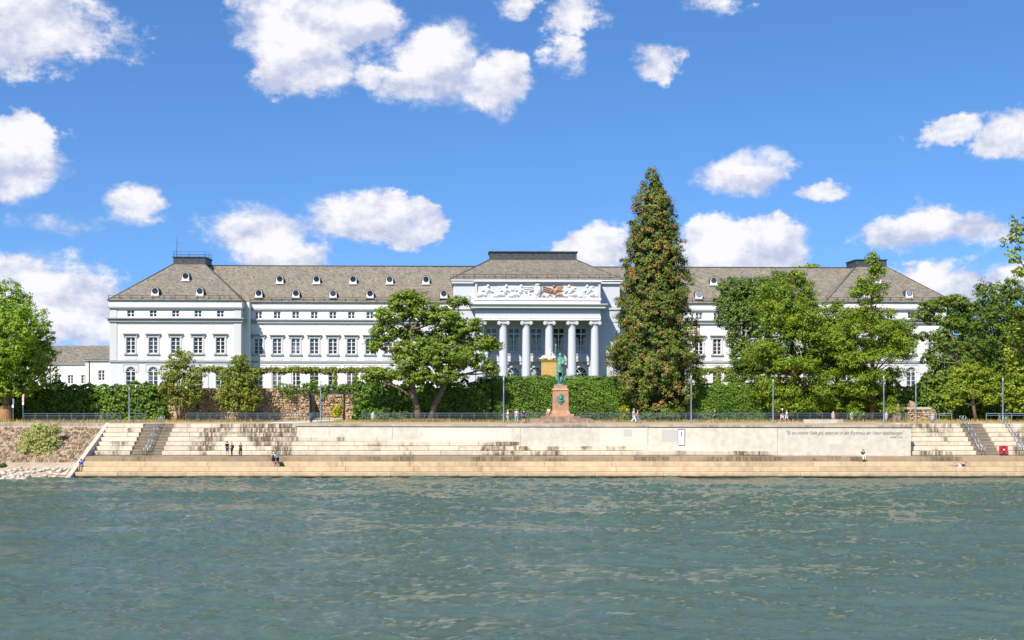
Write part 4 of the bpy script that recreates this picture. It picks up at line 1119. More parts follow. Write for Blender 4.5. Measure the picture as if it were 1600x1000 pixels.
m = MB(); m.box(GX0, GX0 + .14, -.15, .62, 0, GZ - Z_PROM); m.box(GX1 - .14, GX1, -.15, .62, 0, GZ - Z_PROM); m.box(GX0 + .14, GX1 - .14, -.15, .62, GZ - Z_PROM - .14, GZ - Z_PROM); m.build('gate_frame', MAT['iron'], rw)
m = MB(); m.box(GX0 + .15, GX0 + .27, .3, 3.2, .05, GZ - Z_PROM - .2); m.build('gate_leaf', MAT['iron'], rw)
for xx in (-47.2, -44.2): MB().box(xx - .14, xx + .14, -.18, .02, 1.5, 2.7).build('arrow_slit', MAT['iron'], rw)
# walled garden beyond the gate
gw = empty('garden_wall', (0, 186.0, Z_PROM)); tag(gw, 'tan stone wall seen through the open gateway behind yellow shrubs', 'wall')
rubble('stones', -30.4, -20.6, -.1, 3.35, -.1, gw)
MB().box(-30.5, -20.5, .01, .5, -.2, 3.36).build('wall_core', MAT['mortar'], gw)
for (xa, xb) in ((-30.9, -30.45), (-20.55, -20.1)): MB().box(xa, xb, -14.3, 0, -.2, 3.36).build('wall_core', MAT['mortar'], gw)
# retaining wall behind the hedges
m = MB(); m.box(-400, -50.25, 171.55, 172.1, 5.5, Z_TERR - .006); m.box(-20.4, 400, 171.55, 172.1, 5.5, Z_TERR - .006)
tag(m.build('retaining_wall', MAT['mortar']), kind='structure')
# hedges (left: ivy wall; middle: clipped)
hedge('ivy_wall', 'dark ivy-covered wall between the big leafy tree and the rubble wall', -84, -48.6, 170.2, 171.9, Z_PROM - .1, 10.75, 17000, .36, MAT['l_ivy'], 21, 'ivy', None, .34)
hedge('ivy_wall', 'tall ivy mass behind the spreading twin-trunk tree', -22.0, -3.0, 170.0, 171.9, Z_PROM - .1, 11.0, 11000, .36, MAT['l_ivy'], 22, 'ivy', None, .36)
hedge('clipped_hedge', 'clipped green hedge behind the bronze monument', -2.6, 17.6, 170.2, 172.4, Z_PROM - .1, 11.35, 24000, .19, MAT['l_hedge'], 23, 'hedge', 'clipped hedges', .16)
hedge('clipped_hedge', 'low clipped hedge row on the terrace above the hedge behind the monument', -5, 15.5, 177, 178.2, Z_TERR, 12.05, 8000, .20, MAT['l_hedge'], 24, 'hedge', 'clipped hedges', .10)
hedge('clipped_hedge', 'clipped green hedge between the giant conifer and the cypress', 25.3, 40, 170.2, 172.4, Z_PROM - .1, 10.9, 18000, .19, MAT['l_hedge'], 25, 'hedge', 'clipped hedges', .14)
hedge('ivy_wall', 'shaded dark green hedge behind the cypress trunks', 40.1, 58.0, 170.5, 172.0, Z_PROM - .1, 10.6, 8000, .36, MAT['l_ivy'], 26, 'ivy', None, .3)
hedge('ivy_wall', 'shaded evergreen mass behind the right-hand stair railing', 58.2, 90, 170.5, 173.5, Z_PROM - .1, 12.0, 12000, .42, MAT['l_oak'], 27, 'ivy', None, .5)
def ivy(name, label, blobs, n_cl, per, r_cl, ls_, mat, seed, cat='ivy', group=None):
    b0 = blobs[0]; o = empty(name, (b0[0], b0[1], b0[2] - b0[5])); tag(o, label, cat, group)
    V, Q, Cc = crown(blobs, n_cl, per, r_cl, ls_, seed, .9, .3)
    link('leaves', set_tint(fast_mesh('leaves', V - np.array(o.location), Q), crown.tint), mat, o)
    m = MB()
    for c in Cc[::max(1, len(Cc) // 20)]:
        p = Vector(c) - o.location
        m.tube([(0, .1, .2), p * .5 + Vector((0, 0, .2)), p], [.05, .035, .02], 5)
    m.build('stems', MAT['bark'], o); return o
ivy('ivy_fringe', 'ivy hanging over the top of the rubble wall', [PB(445, 605, 171, 14, 10), PB(455, 614, 170.7, 10, 12), PB(480, 604, 171, 18, 8), PB(500, 608, 171, 14, 9), PB(505, 615, 170.7, 8, 8), PB(530, 605, 171, 20, 6), PB(550, 606, 171, 20, 7)], 260, 16, .4, .26, MAT['l_ivy'], 31)
ivy('ivy_fringe', 'ivy column growing beside the gateway', [PB(570, 625, 170.6, 9, 28), PB(580, 615, 170.6, 12, 18), PB(575, 645, 170.4, 8, 12)], 200, 16, .4, .28, MAT['l_ivy'], 32)
ivy('garden_shrub', 'rounded green shrub seen through the gateway', [PB(548, 632, 182, 11, 8), PB(556, 638, 182, 8, 8)], 90, 14, .4, .24, MAT['l_hedge'], 33, 'shrub')
ivy('garden_shrub', 'yellow flowering shrubs inside the gateway', [PB(530, 640, 180.5, 14, 8), PB(545, 645, 180, 16, 8), PB(560, 645, 180.5, 10, 8), PB(525, 648, 180, 8, 6), PB(540, 636, 180.5, 12, 7)], 300, 14, .35, .22, MAT['l_yellow'], 34, 'shrub')
# pergolas with vines
def pergola(x0, x1, y, zt, label, seed, n=8):
    o = empty('pergola', ((x0 + x1) / 2, y, Z_TERR)); tag(o, label, 'pergola', 'vine pergolas on the garden terrace')
    hw = (x1 - x0) / 2; h = zt - Z_TERR
    r = np.random.default_rng(seed); bl = []
    for k in range(n):
        x = -hw + .3 + k * (2 * hw - .6) / (n - 1)
        MB().box(x - .13, x + .13, -.13, .13, 0, h - .3).build('post', MAT['trim_w'], o)
        if r.random() < .8: bl.append((x, -.1, h * .55, .35, .3, h * .45))
    for yy in (-.15, 1.9): MB().box(-hw, hw, yy - .08, yy + .08, h - .3, h - .1).build('beam', MAT['bark'], o)
    for k in range(int(hw * 2 / 1.1)):
        MB().box(-hw + .3 + k * 1.1, -hw + .42 + k * 1.1, -.5, 2.3, h - .099, h + .02).build('rafter', MAT['bark'], o)
    x = -hw
    while x < hw:
        l = r.uniform(.8, 1.8); bl.append((x, r.uniform(-.2, 1.2), h - .05 + r.uniform(-.15, .2), l, .9, r.uniform(.3, .5))); x += l * 1.1
    V, Q, _ = crown(bl, int(hw * 70), 14, .45, .34, seed, .8, .2)
    link('vine', set_tint(fast_mesh('vine', V, Q), crown.tint), MAT['l_vine'], o)
pergola(WX(322, 205), WX(592, 205), 205, 13.35, 'vine-covered pergola before the wing nearest the rubble wall', 41, 9)
pergola(WX(1088, 205), WX(1345, 205), 205, 13.3, 'vine-covered pergola behind the cypress trees', 42, 9)

# ------------------------------------------------------------------ trees
G = 'trees along the promenade'
d = 165
o = tree('maple_tree', 'big bright green tree cut by the left edge, trunk wrapped in matting', (WX(9, d), d, Z_PROM),
     [PB(10, 478, d, 38, 44), PB(-30, 500, d, 50, 60), PB(40, 520, d, 40, 42), PB(55, 560, d, 34, 30), PB(20, 560, d, 48, 40), PB(-30, 570, d, 60, 40), PB(60, 590, d, 30, 18), PB(18, 602, d, 46, 20), PB(-20, 605, d, 50, 22), PB(20, 520, d, 44, 50, None, -3.5), PB(10, 540, d, 44, 50, None, 3.5), PB(70, 535, d, 16, 18)],
     [([(WX(9, d), d, Z_PROM - .1), (WX(10, d), d, 9.5), (WX(5, d), d, 13.5), (WX(8, d), d, 19)], .55, .2)], MAT['l_maple'], MAT['bark'], 1600, 36, .62, .31, 51, G, .7, .5)
m = MB(); n = 26
for k in range(n):
    th = 2 * math.pi * k / n; r0, r1 = 1.0, .62; t = .085
    c, s = math.cos(th), math.sin(th)
    m.add([(r0 * c + s * t, r0 * s - c * t, -.1), (r0 * c - s * t, r0 * s + c * t, -.1), (r1 * c - s * t, r1 * s + c * t, 2.15 + rnd.uniform(-.05, .05)), (r1 * c + s * t, r1 * s - c * t, 2.15),
           (r0 * c * .93, r0 * s * .93, -.1), (r1 * c * .93, r1 * s * .93, 2.15)], [(0, 1, 2, 3), (1, 4, 5, 2), (4, 0, 3, 5)])
m.build('trunk_matting', MAT['reed'], o)
d = 167
tree('young_tree', 'slim sparse multi-stemmed tree before the ivy wall', (WX(283, d), d, Z_PROM),
     [PB(283, 560, d, 20, 18), PB(268, 582, d, 20, 18), PB(300, 585, d, 18, 18), PB(284, 600, d, 32, 18), PB(262, 612, d, 16, 12), PB(305, 615, d, 16, 14), PB(284, 625, d, 28, 12)],
     [([(WX(283, d), d, 5.8), (WX(280, d), d, 9), (WX(281, d), d, 14)], .14, .05), ([(WX(286, d), d, 5.8), (WX(291, d), d + .2, 9), (WX(296, d), d, 12)], .12, .04), ([(WX(280, d), d - .2, 5.8), (WX(272, d), d, 9), (WX(268, d), d, 12.5)], .11, .04)],
     MAT['l_small'], MAT['bark'], 620, 16, .42, .27, 52, G, .7, .3, 0, .12, 50)
tree('young_tree', 'bushy young tree in front of the rubble wall', (WX(374, d), d, Z_PROM),
     [PB(374, 568, d, 16, 16), PB(362, 588, d, 22, 16), PB(388, 592, d, 20, 16), PB(372, 608, d, 36, 16), PB(352, 622, d, 18, 12), PB(394, 622, d, 17, 14), PB(374, 632, d, 32, 12)],
     [([(WX(374, d), d, 5.8), (WX(373, d), d, 9), (WX(375, d), d, 14)], .15, .05), ([(WX(377, d), d, 5.8), (WX(384, d), d, 9), (WX(390, d), d, 12)], .10, .04), ([(WX(371, d), d, 5.8), (WX(363, d), d, 9), (WX(358, d), d, 11.5)], .10, .04)],
     MAT['l_small'], MAT['bark'], 800, 16, .42, .27, 53, G, .7, .3, 0, .12, 40)
d = 167
bx, by = WX(662, d), d
tree('spreading_tree', 'wide spreading twin-trunk tree with open crown before the palace', (bx, by, Z_PROM),
     [PB(636, 468, d, 34, 17), PB(612, 492, d, 30, 16), PB(664, 486, d, 34, 18), PB(694, 496, d, 30, 15), PB(726, 510, d, 32, 14), PB(600, 520, d, 22, 14), PB(588, 540, d, 16, 10), PB(640, 520, d, 26, 14, 30, 2),
      PB(700, 525, d, 40, 18, 34, 2), PB(752, 535, d, 30, 12), PB(772, 541, d, 14, 8), PB(660, 545, d, 30, 18, 30, -2.5), PB(692, 556, d, 44, 22, 40, -3), PB(640, 565, d, 30, 14, 28, -2.5), PB(606, 585, d, 34, 9), PB(580, 590, d, 14, 8), PB(728, 560, d, 28, 20),
      PB(756, 570, d, 18, 12), PB(690, 585, d, 36, 14, 30, -3), PB(648, 588, d, 30, 10, 26, -2), PB(625, 545, d, 16, 12), PB(716, 472, d, 20, 9, 16, 1), PB(770, 580, d, 10, 8)],
     [([(WX(655, d), d, 5.7), (WX(652, d), d, 7.6), (WX(645, d), d - .3, 10.6), (WX(648, d), d, 14.5), (WX(640, d), d, 18.5)], .55, .14),
      ([(WX(672, d), d, 5.7), (WX(679, d), d, 8.0), (WX(695, d), d - .2, 10.8), (WX(708, d), d, 13.4), (WX(728, d), d, 16)], .50, .14),
      ([(WX(652, d), d, 8.0), (WX(640, d), d - .3, 9.6), (WX(620, d), d - .5, 10.6), (WX(612, d), d - .6, 10.9)], .24, .12),
      ([(WX(645, d), d - .2, 10.8), (WX(632, d), d, 12.6), (WX(610, d), d, 15.5)], .26, .10),
      ([(WX(700, d), d, 11.8), (WX(730, d), d, 12.4), (WX(752, d), d, 12.9)], .22, .08)],
     MAT['l_catalpa'], MAT['bark'], 1750, 32, .56, .31, 54, G, .62, .35, 0, .30, 130)
# sequoia
def sequoia():
    d = 171.5; cx = WX(1024, d); base = Vector((cx, d, Z_PROM))
    o = empty('giant_conifer', base); tag(o, 'tallest tree, a broad cone-shaped conifer with rusty brown tips', 'tree', G)
    r = np.random.default_rng(61)
    prof = [(263, .3), (272, 5), (290, 15), (310, 26), (330, 33), (345, 34), (380, 43), (420, 50), (460, 54), (500, 60), (540, 67), (570, 72), (600, 68), (630, 58), (650, 48)]
    ys = np.array([p[0] for p in prof]); rs = np.array([p[1] for p in prof]) * d / F * .93
    n = 2500
    cand = 263 + 385 * r.random(9000); acc = r.random(9000) < np.interp(cand, ys, rs) / rs.max() + .03
    yy = cand[acc][:n]; n = len(yy)
    zz = CAM_H + (600 - yy) * d / F; th = r.random(n) * 2 * np.pi
    lob = 1 + .10 * np.sin(5 * th + zz * 1.3) + .10 * np.sin(3 * th - zz * .9) + .07 * np.sin(zz * 2.3 + 2 * th) + .045 * r.normal(size=n)
    lob = np.clip(lob, .78, 1.16)
    rad = np.interp(yy, ys, rs) * lob * (.66 + .36 * r.random(n) ** .6)
    lean = np.interp(yy, [263, 400, 560, 650], [-6, 0, 2, 4]) * d / F
    # a bulging low bough on one side
    C = np.stack([lean + rad * np.cos(th), rad * np.sin(th), zz - Z_PROM], 1)
    k = 120
    C = np.vstack([C, np.stack([(np.array([WX(966, d)]) - cx) + r.normal(size=k) * .7, r.normal(size=k) * 1.2 - 1, 9.2 + r.normal(size=k) * .7], 1)]); th = np.append(th, np.full(k, np.pi)); n += k
    per = 42; kk = np.repeat(np.arange(n), per); m_ = len(kk)
    out = np.stack([np.cos(th), np.sin(th), np.full(n, .35)], 1)
    dd = r.normal(size=(m_, 3)); dd /= np.linalg.norm(dd, axis=1, keepdims=True); dd *= r.random((m_, 1)) ** .4
    sz = .55 * (.6 + .8 * r.random(n))
    Pp = C[kk] + dd * sz[kk][:, None] * np.array([1, 1, .8]) + out[kk] * .2
    nn = dd * .9 + out[kk] * .6 + np.array([0, 0, .35]) + r.normal(size=(m_, 3)) * .3
    V, Q = leaf_quads(Pp, nn, .235 * (.7 + .6 * r.random(m_)), r, .7)
    link('crown', set_tint(fast_mesh('crown', V, Q), r.random(n)[kk]), MAT['l_sequoia'], o)
    m = MB(); m.tube([(0, 0, -.2), (0, 0, 1.5), (0, 0, 15), (-.4, 0, 34)], [1.5, 1.0, .6, .08], 12); m.build('trunk', MAT['redbark'], o)
    core = MB(); core.lathe([(float(np.interp(y, ys, rs)) * .70, CAM_H + (600 - y) * d / F - Z_PROM) for y in (645, 600, 570, 500, 420, 345, 300, 272)], 14); core.build('crown_shade_core', MAT['core'], o)  # solid cone behind the clumps, coloured dark for the shaded gaps
sequoia()
d = 178
tree('pine_tree', 'dark blue-green rounded tree beside the giant conifer', (WX(1150, d), d, Z_TERR),
     [PB(1150, 450, d, 28, 18), PB(1178, 455, d, 24, 20), PB(1140, 475, d, 24, 18), PB(1165, 490, d, 34, 22), PB(1136, 500, d, 18, 16), PB(1152, 530, d, 18, 20), PB(1165, 560, d, 26, 24), PB(1215, 440, d, 30, 16), PB(1150, 590, d, 20, 10), PB(1190, 510, d, 26, 22), PB(1195, 560, d, 26, 22), PB(1200, 475, d, 26, 18)],
     [([(WX(1160, d), d, Z_TERR - .2), (WX(1160, d), d, 15), (WX(1165, d), d, 24)], .4, .12)], MAT['l_dark'], MAT['bark'], 1500, 32, .6, .26, 55, G, .65, .45)
def tiered(name, label, px, d, zb, layers, leafmat, n_cl, per, seed, rt=.3, droop=.5, shell=.25, r_cl=.66, lsz=.245):
    bl = []; r = random.Random(seed)
    for (py, hw, th) in layers:
        k = max(1, int(hw / 13))
        for j in range(k):
            for rep in (0, 1):
                a = r.uniform(0, 6.28); q = hw * math.sqrt(r.uniform(.15, .9))
                bl.append(PB(px + q * math.cos(a) * 1.1, py + r.uniform(-7, 7), d, max(9, hw * .38), th * 1.25, None, q * math.sin(a) * d / F * .8))
        bl.append(PB(px, py, d, max(5, hw * .4), th))
    top = WZ(layers[0][0], d)
    return tree(name, label, (WX(px, d), d, zb), bl, [([(WX(px, d), d, zb - .2), (WX(px, d) + .2, d, zb + (top - zb) * .3), (WX(px, d) - .1, d, zb + (top - zb) * .6), (WX(px, d), d, top + .5)], .38, .05)], leafmat, MAT['redbark'], n_cl, per, r_cl, lsz, seed, G, .75, shell, droop, rt, 80)
tiered('cypress_tree', 'olive green layered cypress beside the dark rounded tree', 1238, 169, Z_PROM,
       [(428, 14, 9), (442, 30, 10), (460, 45, 11), (480, 54, 11), (500, 60, 12), (522, 62, 11), (545, 66, 11), (568, 60, 10), (592, 50, 9), (612, 52, 10), (632, 46, 9)], MAT['l_cypress'], 2500, 34, 56, droop=.3, rt=.16)
tiered('cypress_tree', 'olive green cypress with a pointed top in front of the end pavilion', 1362, 168, Z_PROM,
       [(408, 4, 7), (420, 12, 8), (436, 24, 8), (452, 30, 8), (470, 20, 7), (492, 46, 10), (512, 58, 11), (535, 62, 11), (556, 56, 10), (582, 46, 8), (605, 48, 9), (630, 42, 8)], MAT['l_cypress'], 2200, 34, 57, droop=.3, rt=.16)
tiered('cypress_tree', 'smaller cypress between the two tall cypresses', 1306, 170, Z_PROM,
       [(478, 14, 9), (500, 32, 10), (525, 40, 10), (550, 44, 10), (576, 42, 9), (610, 46, 10), (632, 40, 9)], MAT['l_cypress'], 1400, 34, 58, droop=.3, rt=.16)
d = 172
tree('open_tree', 'open dark-branched tree before the end pavilion', (WX(1478, d), d, Z_TERR),
     [PB(1460, 478, d, 26, 10), PB(1490, 470, d, 26, 10), PB(1515, 482, d, 24, 12), PB(1440, 492, d, 18, 8), PB(1470, 500, d, 26, 9), PB(1505, 508, d, 26, 12), PB(1445, 525, d, 18, 8), PB(1485, 540, d, 20, 10), PB(1520, 540, d, 24, 16), PB(1450, 560, d, 14, 8), PB(1510, 565, d, 24, 14)],
     [([(WX(1500, d), d, Z_TERR - .2), (WX(1498, d), d, 14), (WX(1485, d), d, 19), (WX(1480, d), d, 22)], .35, .1)], MAT['l_oak'], MAT['bark'], 700, 30, .5, .27, 59, G, .6, .3, 0, .25, 90)
d = 176
tree('broad_tree', 'dense deep green tree rising at the right edge', (WX(1570, d), d, Z_TERR),
     [PB(1545, 458, d, 24, 20), PB(1580, 452, d, 30, 18), PB(1560, 490, d, 40, 26), PB(1610, 480, d, 40, 30), PB(1545, 525, d, 30, 26), PB(1590, 530, d, 44, 30), PB(1560, 570, d, 40, 26), PB(1610, 575, d, 40, 26), PB(1650, 520, d, 40, 50)],
     [([(WX(1580, d), d, Z_TERR - .2), (WX(1582, d), d, 15), (WX(1580, d), d, 24)], .5, .15)], MAT['l_oak'], MAT['bark'], 1250, 32, .62, .29, 60, G, .7, .5)
d = 166.5
tree('small_tree', 'low leafy tree with pale trunk behind the stair head', (WX(1522, d), d, Z_PROM),
     [PB(1515, 580, d, 30, 14), PB(1495, 600, d, 22, 14), PB(1540, 595, d, 24, 16), PB(1515, 608, d, 34, 14), PB(1545, 620, d, 18, 12), PB(1492, 622, d, 18, 12)],
     [([(WX(1525, d), d, Z_PROM - .1), (WX(1521, d), d, 8), (WX(1518, d), d, 10.5)], .28, .14)], MAT['l_bright'], MAT['bark'], 420, 30, .5, .26, 62, G, .65, .35, 0, .2)
d = 163
tree('sunlit_tree', 'bright green leafy boughs at the right edge low over the railing', (WX(1640, d), d, Z_PROM),
     [PB(1590, 520, d, 22, 16), PB(1585, 550, d, 18, 16), PB(1595, 580, d, 24, 18), PB(1588, 610, d, 20, 16), PB(1595, 632, d, 18, 12), PB(1640, 560, d, 40, 40), PB(1640, 610, d, 36, 28)],
     [([(WX(1640, d), d, Z_PROM - .1), (WX(1640, d), d, 10), (WX(1635, d), d, 15)], .4, .12)], MAT['l_bright'], MAT['bark'], 500, 20, .5, .36, 63, G, .65, .4)
d = 152
tree('tall_tree', 'sunlit bough reaching in high at the right edge', (WX(1690, 157), 157, Z_PROM),
     [PB(1592, 352, d, 18, 16), PB(1585, 378, d, 20, 14), PB(1580, 402, d, 18, 12), PB(1596, 422, d, 16, 12), PB(1640, 360, d, 44, 40), PB(1640, 410, d, 44, 34), PB(1690, 380, d, 60, 60), PB(1730, 450, d, 50, 50)],
     [([(WX(1690, 157), 157, Z_PROM - .1), (WX(1692, 157), 156, 14), (WX(1690, 155), 154, 24)], .5, .2)], MAT['l_bright'], MAT['bark'], 520, 20, .5, .36, 64, G, .65, .4, 0, .3)
for (px, d, sc_, sd_, lab) in ((1500, 205, 1.0, 66, 'dark tree standing behind the open-crowned tree'), (1560, 214, 1.25, 67, 'dark tree half hidden behind the dense right-edge tree'), (1625, 205, 1.3, 68, 'dark tree behind the right edge boughs')):
    tree('background_tree', lab, (WX(px, d), d, Z_TERR), [PB(px, 520, d, 36 * sc_, 30 * sc_), PB(px - 18, 552, d, 34 * sc_, 26), PB(px + 22, 550, d, 36 * sc_, 28), PB(px, 580, d, 50 * sc_, 24), PB(px, 500 - 12 * sc_, d, 22 * sc_, 16)],
         [([(WX(px, d), d, Z_TERR - .2), (WX(px, d), d, 15), (WX(px, d), d, 20)], .4, .15)], MAT['l_dark'] if px < 1600 else MAT['l_oak'], MAT['bark'], 900, 22, .7, .42, sd_, 'trees beyond the palace end')
d = 300
tree('distant_tree', 'treetop peeping over the palace ridge', (WX(1265, d), d, Z_TERR),
     [PB(1262, 424, d, 22, 10), PB(1270, 418, d, 10, 5)], [([(WX(1265, d), d, Z_TERR), (WX(1265, d), d, 36)], .6, .3)], MAT['l_bright'], MAT['bark'], 120, 14, .9, .6, 65)
# willow bush on the bank, low shrubs under the conifer
ivy('willow_bush', 'silvery green willow bush on the rocky bank', [PB(70, 676, 151, 18, 14), PB(52, 690, 150.5, 20, 16), PB(80, 695, 150.5, 16, 16), PB(62, 708, 150, 28, 13), PB(58, 720, 148.6, 20, 8), PB(40, 702, 149.6, 14, 12), PB(60, 668, 151.5, 14, 10), PB(88, 668, 151.5, 9, 10)], 760, 18, .38, .20, MAT['l_willow'], 71, 'bush')
ivy('low_shrub', 'small green shrub on the rocky bank at the left edge', [PB(3, 727, 146, 8, 4)], 40, 14, .2, .16, MAT['l_hedge'], 72, 'shrub')
for i, (px, py, hw, hh, mt, lab) in enumerate(((975, 645, 8, 9, 'l_yellow', 'small yellowish shrub at the conifer foot beside the fence'), (1012, 650, 14, 7, 'l_hedge', 'low green shrub under the giant conifer'), (1048, 648, 18, 8, 'l_hedge', 'wider green shrub under the giant conifer'), (600, 652, 7, 4, 'l_ivy', 'small dark shrub behind the railing near the twin trunks'), (793, 652, 8, 4, 'l_ivy', 'small dark shrub behind the railing near the monument'), (925, 650, 10, 6, 'l_ivy', 'dark low shrub just beside the monument steps'), (1340, 648, 16, 6, 'l_hedge', 'low green shrub behind the concrete bench'), (1395, 642, 16, 7, 'l_bright', 'bright low shrub beside the ruined masonry'))):
    ivy('low_shrub', lab, [PB(px, py, 165.5, hw, hh)], 50, 14, .3, .24, MAT[mt], 80 + i, 'shrub')
# dry grass tufts
r = np.random.default_rng(90); n = 9000
bx_ = r.uniform(-70, 72, n); by_ = np.where(r.random(n) < .6, r.normal(163.2, .35, n), r.uniform(160.5, 169.5, n))
k = r.random(n) < .16; bx_[k] = WX(668, 165) + r.normal(size=k.sum()) * 2.2; by_[k] = 164.6 + r.normal(size=k.sum()) * .7
ok = ~((bx_ > -33) & (bx_ < -24)); bx_, by_ = bx_[ok], by_[ok]; n = len(bx_)
h = r.uniform(.15, .45, n); lx, ly = r.normal(0, .1, n), r.normal(0, .1, n); a = r.uniform(0, 3.14, n)
c_, s_ = np.cos(a) * .035, np.sin(a) * .035; z0 = np.full(n, Z_PROM - .01)
V = np.stack([np.stack([bx_ - c_, by_ - s_, z0], 1), np.stack([bx_ + c_, by_ + s_, z0], 1), np.stack([bx_ + lx + c_ * .2, by_ + ly + s_ * .2, z0 + h], 1), np.stack([bx_ + lx - c_ * .2, by_ + ly - s_ * .2, z0 + h], 1)], 1).reshape(-1, 3)
tag(link('dry_grass', fast_mesh('dry_grass', V, np.arange(4 * n).reshape(-1, 4)), MAT['straw']), 'straw-coloured dry grass growing along the promenade railing', 'grass', None, 'stuff')

# ------------------------------------------------------------------ railings
def railing(x0, x1, y, hgt, bay, label, infill=True, mat='railing'):
    o = empty('railing', ((x0 + x1) / 2, y, Z_PROM)); tag(o, label, 'railing', 'blue-grey promenade railings')
    L = x1 - x0; n = max(1, int(round(L / bay))); b = L / n
    post = MB().box(-.04, .04, -.03, .03, -.05, hgt - .03).mesh('post')
    top = MB().box(-b / 2, b / 2, -.05, .05, hgt - .029, hgt + .05).mesh('top_rail')
    low = MB().box(-b / 2 + .04, b / 2 - .04, -.02, .02, hgt - .26, hgt - .21).mesh('middle_rail')
    bars = MB(); q = int((b - .1) / .115)
    for k in range(1, q): bars.box(-b / 2 + k * b / q - .011, -b / 2 + k * b / q + .011, -.011, .011, .10, hgt - .262)
    bars.box(-b / 2 + .04, b / 2 - .04, -.02, .02, .06, .099)
    bars = bars.mesh('bar_panel')
    for k in range(n + 1): link('post', post, MAT[mat], o, (-L / 2 + k * b, 0, 0))
    for k in range(n):
        x = -L / 2 + (k + .5) * b
        link('top_rail', top, MAT[mat], o, (x, 0, 0)); link('middle_rail', low, MAT[mat], o, (x, 0, 0))
        if infill: link('bar_panel', bars, MAT[mat], o, (x, 0, 0))
railing(WX(36, 158.6), WX(188, 158.6), 158.6, 1.2, 1.58, 'long blue-grey railing above the rocky bank')
railing(WX(208, 158.6), WX(228, 158.6), 158.6, 1.2, 1.6, 'single railing bay beside the lamp post near the cheek wall')
railing(WX(290, 163), WX(515, 163), 163, 1.15, 1.65, 'blue-grey railing before the rubble wall')
railing(WX(566, 163), WX(1421, 163), 163, 1.15, 1.65, 'longest blue-grey railing behind monument and conifer')
railing(WX(1443, 158.8), WX(1463, 158.8), 158.8, 1.22, 1.6, 'single open railing frame beside the litter bin', False, 'galv')
railing(WX(1467.5, 158.8), WX(1487, 158.8), 158.8, 1.22, 1.6, 'single open railing frame near the stair head', False, 'galv')
railing(WX(1541, 158.4), WX(1660, 158.4), 158.4, 1.22, 1.55, 'open railing at the right edge above the steps', False, 'galv')
# lamp posts
lp_post = MB().lathe([(.16, 0), (.16, .06), (.105, .12), (.10, 3.2), (.085, 3.25), (.08, 5.0)], 12).mesh('post')
def lamp(px, ptop, where, d=158.0):
    o = empty('lamp_post', (WX(px, d), d, Z_PROM)); tag(o, 'slender blue-grey lamp post ' + where, 'lamp post', 'lamp posts along the promenade')
    h = WZ(ptop, d) - Z_PROM
    link('post', lp_post, MAT['lamp'], o, scale=(1, 1, h / 5.75))
    hz = h * 5.0 / 5.75
    MB().lathe([(.085, hz), (.085, h - .06)], 12).build('light_tube', MAT['lampglass'], o)
    MB().lathe([(.11, h - .059), (.11, h)], 12).build('cap', MAT['lamp'], o)
for px, pt, wh in ((202, 604, 'before the ivy wall'), (501, 596, 'beside the gateway'), (787, 588, 'left of the monument beside three people'), (1080, 586, 'just right of the giant conifer'), (1208, 592, 'beside the walking couple'), (1381, 586, 'at the end of the concrete bench'), (1431, 595, 'beside the ruined masonry'), (1567, 589, 'above the red cabinet')): lamp(px, pt, wh)
# signs at the far side
o = empty('sign_post', (WX(36, 158), 158, Z_PROM)); tag(o, 'thin post with a narrow pink and white pennant sign', 'sign')
MB().tube([(0, 0, -.05), (0, 0, 3.6)], .04, 8).build('post', MAT['galv'], o)
MB().add([(-.14, -.05, 2.9), (.12, -.05, 2.75), (.16, -.05, 3.75), (-.02, -.05, 3.75), (-.14, -.03, 2.9), (.12, -.03, 2.75), (.16, -.03, 3.75), (-.02, -.03, 3.75)], [(0, 1, 2, 3), (7, 6, 5, 4), (0, 3, 7, 4), (1, 5, 6, 2), (3, 2, 6, 7), (0, 4, 5, 1)]).build('pennant', plain('pink_sign', (.75, .42, .45), .6, .1), o)
MB().box(-.10, .12, -.055, -.03, 2.35, 2.74).build('plate', MAT['frame'], o)
o = empty('sign_post', (WX(20.5, 158), 158, Z_PROM)); tag(o, 'plain thin signpost with small white plate beside the matted trunk', 'sign')
MB().tube([(0, 0, -.05), (0, 0, 3.2)], .045, 8).build('post', MAT['galv'], o)
MB().box(-.14, .10, -.075, -.05, 2.0, 2.35).build('plate', MAT['frame'], o); MB().box(-.05, .16, -.075, -.05, 2.5, 3.1).build('plate', MAT['galv'], o)
# bench, bins, cabinet, ruined masonry
o = empty('bench', (WX(1286, 158.3), 158.3, Z_PROM)); tag(o, 'long pale concrete bench with dark wooden seats', 'bench')
for k in range(3): MB().box(-2.55 + k * 1.71, -2.55 + k * 1.71 + 1.68, -.3, .3, 0, .46).build('block', MAT['cheek'], o)
for (a_, b_) in ((-1.5, .6), (.9, 1.6)):
    for j in range(3): MB().box(a_, b_, -.28 + j * .19, -.28 + j * .19 + .17, .461, .52).build('slat', MAT['bark'], o)
def bin_(px, d, label, c):
    o = empty('litter_bin', (WX(px, d), d, Z_PROM)); tag(o, label, 'litter bin')
    mt = plain('bin_paint', c, .5, .08)
    MB().lathe([(.10, 0), (.10, .2), (.24, .22), (.26, .85), (.27, .9)], 14).build('drum', mt, o)
    MB().lathe([(.20, .98), (.28, 1.0), (.18, 1.1), (.03, 1.14)], 14).build('lid', mt, o)
    MB().tube([(0, .2, 0), (0, .2, 1.0)], .03, 6).build('stand', MAT['galv'], o)
bin_(1457, 158.4, 'pale grey litter bin inside the open railing frame', (.45, .48, .52))
bin_(486, 160.5, 'dark blue litter bin near the gateway lamp post', (.07, .11, .17))
o = empty('life_buoy_cabinet', (WX(1567.5, 149.0), 148.9, Z_PLAT)); tag(o, 'bright red cabinet with grey cross on a post', 'cabinet')
RED = plain('red_enamel', (.48, .022, .02), .4, .06)
